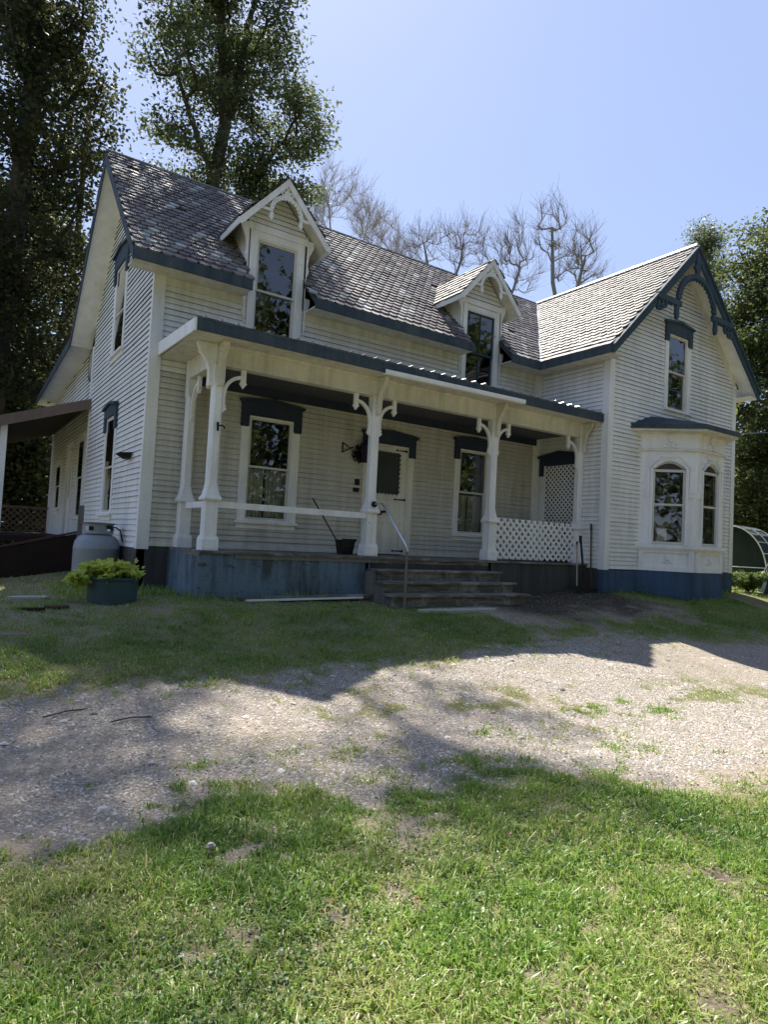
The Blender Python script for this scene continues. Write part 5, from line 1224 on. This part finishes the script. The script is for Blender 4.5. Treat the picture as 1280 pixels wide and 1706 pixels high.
bare('bare tree with arching limbs between the smaller dormer and the roof valley', 19.2, 12.6, [[(0, 0, 9), (.2, 0, 12.6)], [(.1, 0, 11.5), (.8, 0, 13.0), (1.2, 0, 14.2)]],
     [(-.7, 0, 14.6, (1.1, .8, 1.6)), (.6, 0, 15.4, (.9, .7, 1.3)), (1.7, 0, 14.2, (1.0, .7, 1.2))], 74, 140, .075, 5)
bare('dark bare forked tree just behind the wing roof slope, tallest of the bare trees', 21.6, 10.8, [[(0, 0, 8), (.2, 0, 11)], [(.1, 0, 10.5), (-.8, 0, 13), (-1.0, 0, 15.6)], [(.2, 0, 11), (1.0, 0, 13.4), (1.5, 0, 15.0)]],
     [(-1.1, 0, 15.6, (.9, .8, 1.5)), (1.3, 0, 15.3, (1.0, .8, 1.4)), (2.0, 0, 13.8, (.9, .8, .8)), (-.1, 0, 14.3, (.8, .8, 1.1))], 75, 210, .14, 5)

# shrub, hoop frame and tarp on the lawn beyond the house
SX, SY = 13.95, -2.0
sh = thing('fern_shrub', 'pale green fern like shrub on the lawn beside the house corner', 'shrub', (SX, SY, hz(SX, SY)))
P_ = []; g = np.random.default_rng(9); c = MB(); o = Vector((SX, SY, hz(SX, SY)))
for k in range(46):
    a = g.uniform(0, 6.28); L_ = g.uniform(.45, .75); d = Vector((math.cos(a), math.sin(a), 0))
    arc_ = lambda t: o + d * (L_ * t * .62) + Vector((0, 0, 1.15 * L_ * (t - .42 * t * t)))
    c.tube([arc_(t) for t in (0, .35, .7, 1)], [.007, .006, .005, .003], 4, cap=False)
    for t in np.linspace(.2, 1, 10): P_.append(tuple(arc_(t)))
c.build('stems', 'shrub_leaf', sh); V, Q, r_ = leaf_cloud(P_, .11, 5, (.02, .02, .015), .8, .26, 8); raw_mesh('leaves', V, Q, 'shrub_leaf', r_, sh)
ho = Vector((14.82, .05, hz(15.5, -1.2) - .03)); hu = Vector((.45, -.89, 0)).normalized(); hv = Vector((.93, .12, 0))
hp = thing('hoop_frame', 'white arched pipe frame with dark cover of a small hoop shelter on the lawn', 'shelter frame', tuple(ho + hu * .95))
Rr, Hh = .95, 1.74
def hoop(k): return [ho + hu * (Rr * (1 - math.cos(t))) + hv * k + Vector((0, 0, Hh * math.sin(t) ** .75)) for t in np.linspace(0, math.pi, 26)]
for k in (0., .8, 1.6):
    c = MB(); c.tube(hoop(k), .017, 6); c.build('hoop', 'white_plastic', hp)
for i in range(11, 25, 2):
    c = MB(); a = hoop(0.)[i]; c.tube([a, a + hv * 1.6], .016, 6); c.build('purlin', 'white_plastic', hp)
for i in (6, 7, 9):
    c = MB(); q0, q1 = hoop(-.01), hoop(1.6); up = Vector((0, 0, .02)); c.quad(q0[i] + up, q0[i + 1] + up, q1[i + 1] + up, q1[i] + up); c.build('cover_strip', 'white_plastic', hp)
c = MB(); q0, q1 = hoop(.02), hoop(1.58); ct = ho + hu * Rr
for i in range(9, 25): c.quad(*[ct + (p - ct) * .985 for p in (q0[i], q0[i + 1], q1[i + 1], q1[i])])
c.add([ct + (p - ct) * .98 + Vector((0, 0, .01)) for p in q1], [list(range(len(q1)))]); c.build('cover', 'tarp_cloth', hp)
c = MB(); c.tube([ho + Vector((0, 0, .62)), ho + hu * 2 * Rr + Vector((0, 0, .62))], .014, 6); c.build('crossbar', 'white_plastic', hp)
bx, by = 14.55, -2.38; bz = hz(bx, by)
tp = thing('tarp', 'dark green tarp draped over a leaning pole by the hoop frame', 'tarp', (bx, by, bz))
c = MB(); k = 18; rings = []
for j, (rr, zz) in enumerate(((.02, 1.12), (.08, .95), (.17, .6), (.24, .3), (.31, .02))):
    rings.append([(bx + rr * (1 + .22 * math.sin(i * 2.1 + j)) * math.cos(6.283 * i / k), by + rr * (1 + .22 * math.sin(i * 2.1 + j)) * math.sin(6.283 * i / k), bz + zz) for i in range(k)])
c.add([p for q in rings for p in q], [(j * k + i, j * k + (i + 1) % k, (j + 1) * k + (i + 1) % k, (j + 1) * k + i) for j in range(4) for i in range(k)]); c.build('cloth', 'tarp_cloth', tp)
c = MB(); c.tube([(bx - .55, by + .3, bz + .02), (bx + .08, by - .04, bz + 1.28)], .02, 6); c.build('pole', 'grey_board', tp)
# overhead wire from the wing corner
c = MB(); a, b = Vector((XR + .02, .5, 3.55)), Vector((30, -4.0, 7.0))
c.tube([a.lerp(b, t) + Vector((0, 0, -.5 * 4 * t * (1 - t))) for t in np.linspace(0, 1, 16)], .010, 5); tag(c.build('cable', 'galvanised_steel'), 'thin overhead cable running from the wing wall to the trees', 'cable')

# woodland across the road behind the viewpoint (mirrored in the window glass)
g = np.random.default_rng(77); P_ = []
for k in range(24):
    x = -26 + k * 4.2 + g.uniform(-1, 1); y = -24 + g.uniform(-3, 3); hh = g.uniform(14, 19)
    for _ in range(170):
        d = g.normal(0, 1, 3); d /= np.linalg.norm(d); P_.append((x + d[0] * 2.8, y + d[1] * 2.2, -1 + hh * .5 + d[2] * hh * .5))
V, Q, r_ = leaf_cloud(P_, .42, 34, (.75, .75, .75), .5, .7, 78); o = raw_mesh('woods', V, Q, 'bright_leaf', r_); o['kind'] = 'stuff'
P_ = []
for (a0, a1, d0, n, hh) in ((48, 88, 40, 22, 9), (-24, 14, 34, 12, 10), (14, 48, 60, 14, 8)):
    for k in range(n):
        a = R(a0 + (a1 - a0) * (k + g.uniform(0, 1)) / n); d_ = d0 + g.uniform(-4, 5); x, y = CX + d_ * math.sin(a), CY + d_ * math.cos(a); h1 = hh * g.uniform(.7, 1.15)
        for _ in range(70):
            q = g.normal(0, 1, 3); q /= np.linalg.norm(q); P_.append((x + q[0] * 3.0, y + q[1] * 2.4, -1 + h1 * .5 + q[2] * h1 * .52))
V, Q, r_ = leaf_cloud(P_, .50, 24, (.7, .7, .6), .5, .6, 79); o = raw_mesh('woods', V, Q, 'dark_leaf', r_); o['kind'] = 'stuff'

# ------------------------------------------------------------------ light, sky, camera
AZ, EL = R(18), R(55)                          # azimuth from +y towards +x
sd = Vector((math.sin(AZ) * math.cos(EL), math.cos(AZ) * math.cos(EL), math.sin(EL)))
L = bpy.data.lights.new('sun', 'SUN'); L.energy = 2.7; L.angle = R(.5); L.color = (1., .94, .84)
so = bpy.data.objects.new('sun', L); COL.objects.link(so); so.rotation_euler = sd.to_track_quat('Z', 'Y').to_euler()
wd_ = bpy.data.worlds.new('World'); scene.world = wd_; wd_.use_nodes = True; nt = wd_.node_tree; nt.nodes.clear()
sky = nt.nodes.new('ShaderNodeTexSky'); sky.sky_type = 'NISHITA'; sky.sun_disc = False; sky.sun_elevation = EL; sky.sun_rotation = AZ
sky.air_density = 1.0; sky.dust_density = .6; sky.ozone_density = 3.0; sky.altitude = 200
bg = nt.nodes.new('ShaderNodeBackground'); bg.inputs['Strength'].default_value = .15; ow = nt.nodes.new('ShaderNodeOutputWorld')
gm = nt.nodes.new('ShaderNodeGamma'); gm.inputs['Gamma'].default_value = .40; nt.links.new(sky.outputs[0], gm.inputs['Color'])
tn = mix(nt, 1., gm.outputs[0], (.585, .645, .835), 'MULTIPLY'); nt.links.new(tn, bg.inputs[0]); nt.links.new(bg.outputs[0], ow.inputs[0])
cam = bpy.data.cameras.new('camera'); co = bpy.data.objects.new('camera', cam); COL.objects.link(co); scene.camera = co
cam.sensor_fit = 'HORIZONTAL'; cam.sensor_width = 36; cam.lens = 1076.857 * 36 / 1280; cam.clip_start = .05; cam.clip_end = 2000
co.matrix_world = Matrix.Translation((CX, CY, .237)) @ Matrix.Rotation(R(-34.086), 4, 'Z') @ Matrix.Rotation(R(92.654), 4, 'X') @ Matrix.Rotation(R(2.9), 4, 'Z')
vs = scene.view_settings; vs.view_transform = 'Standard'; vs.look = 'None'; vs.exposure = 2.05; vs.gamma = 1.0
scene.cycles.max_bounces = 8; scene.cycles.transparent_max_bounces = 12; scene.cycles.use_denoising = True
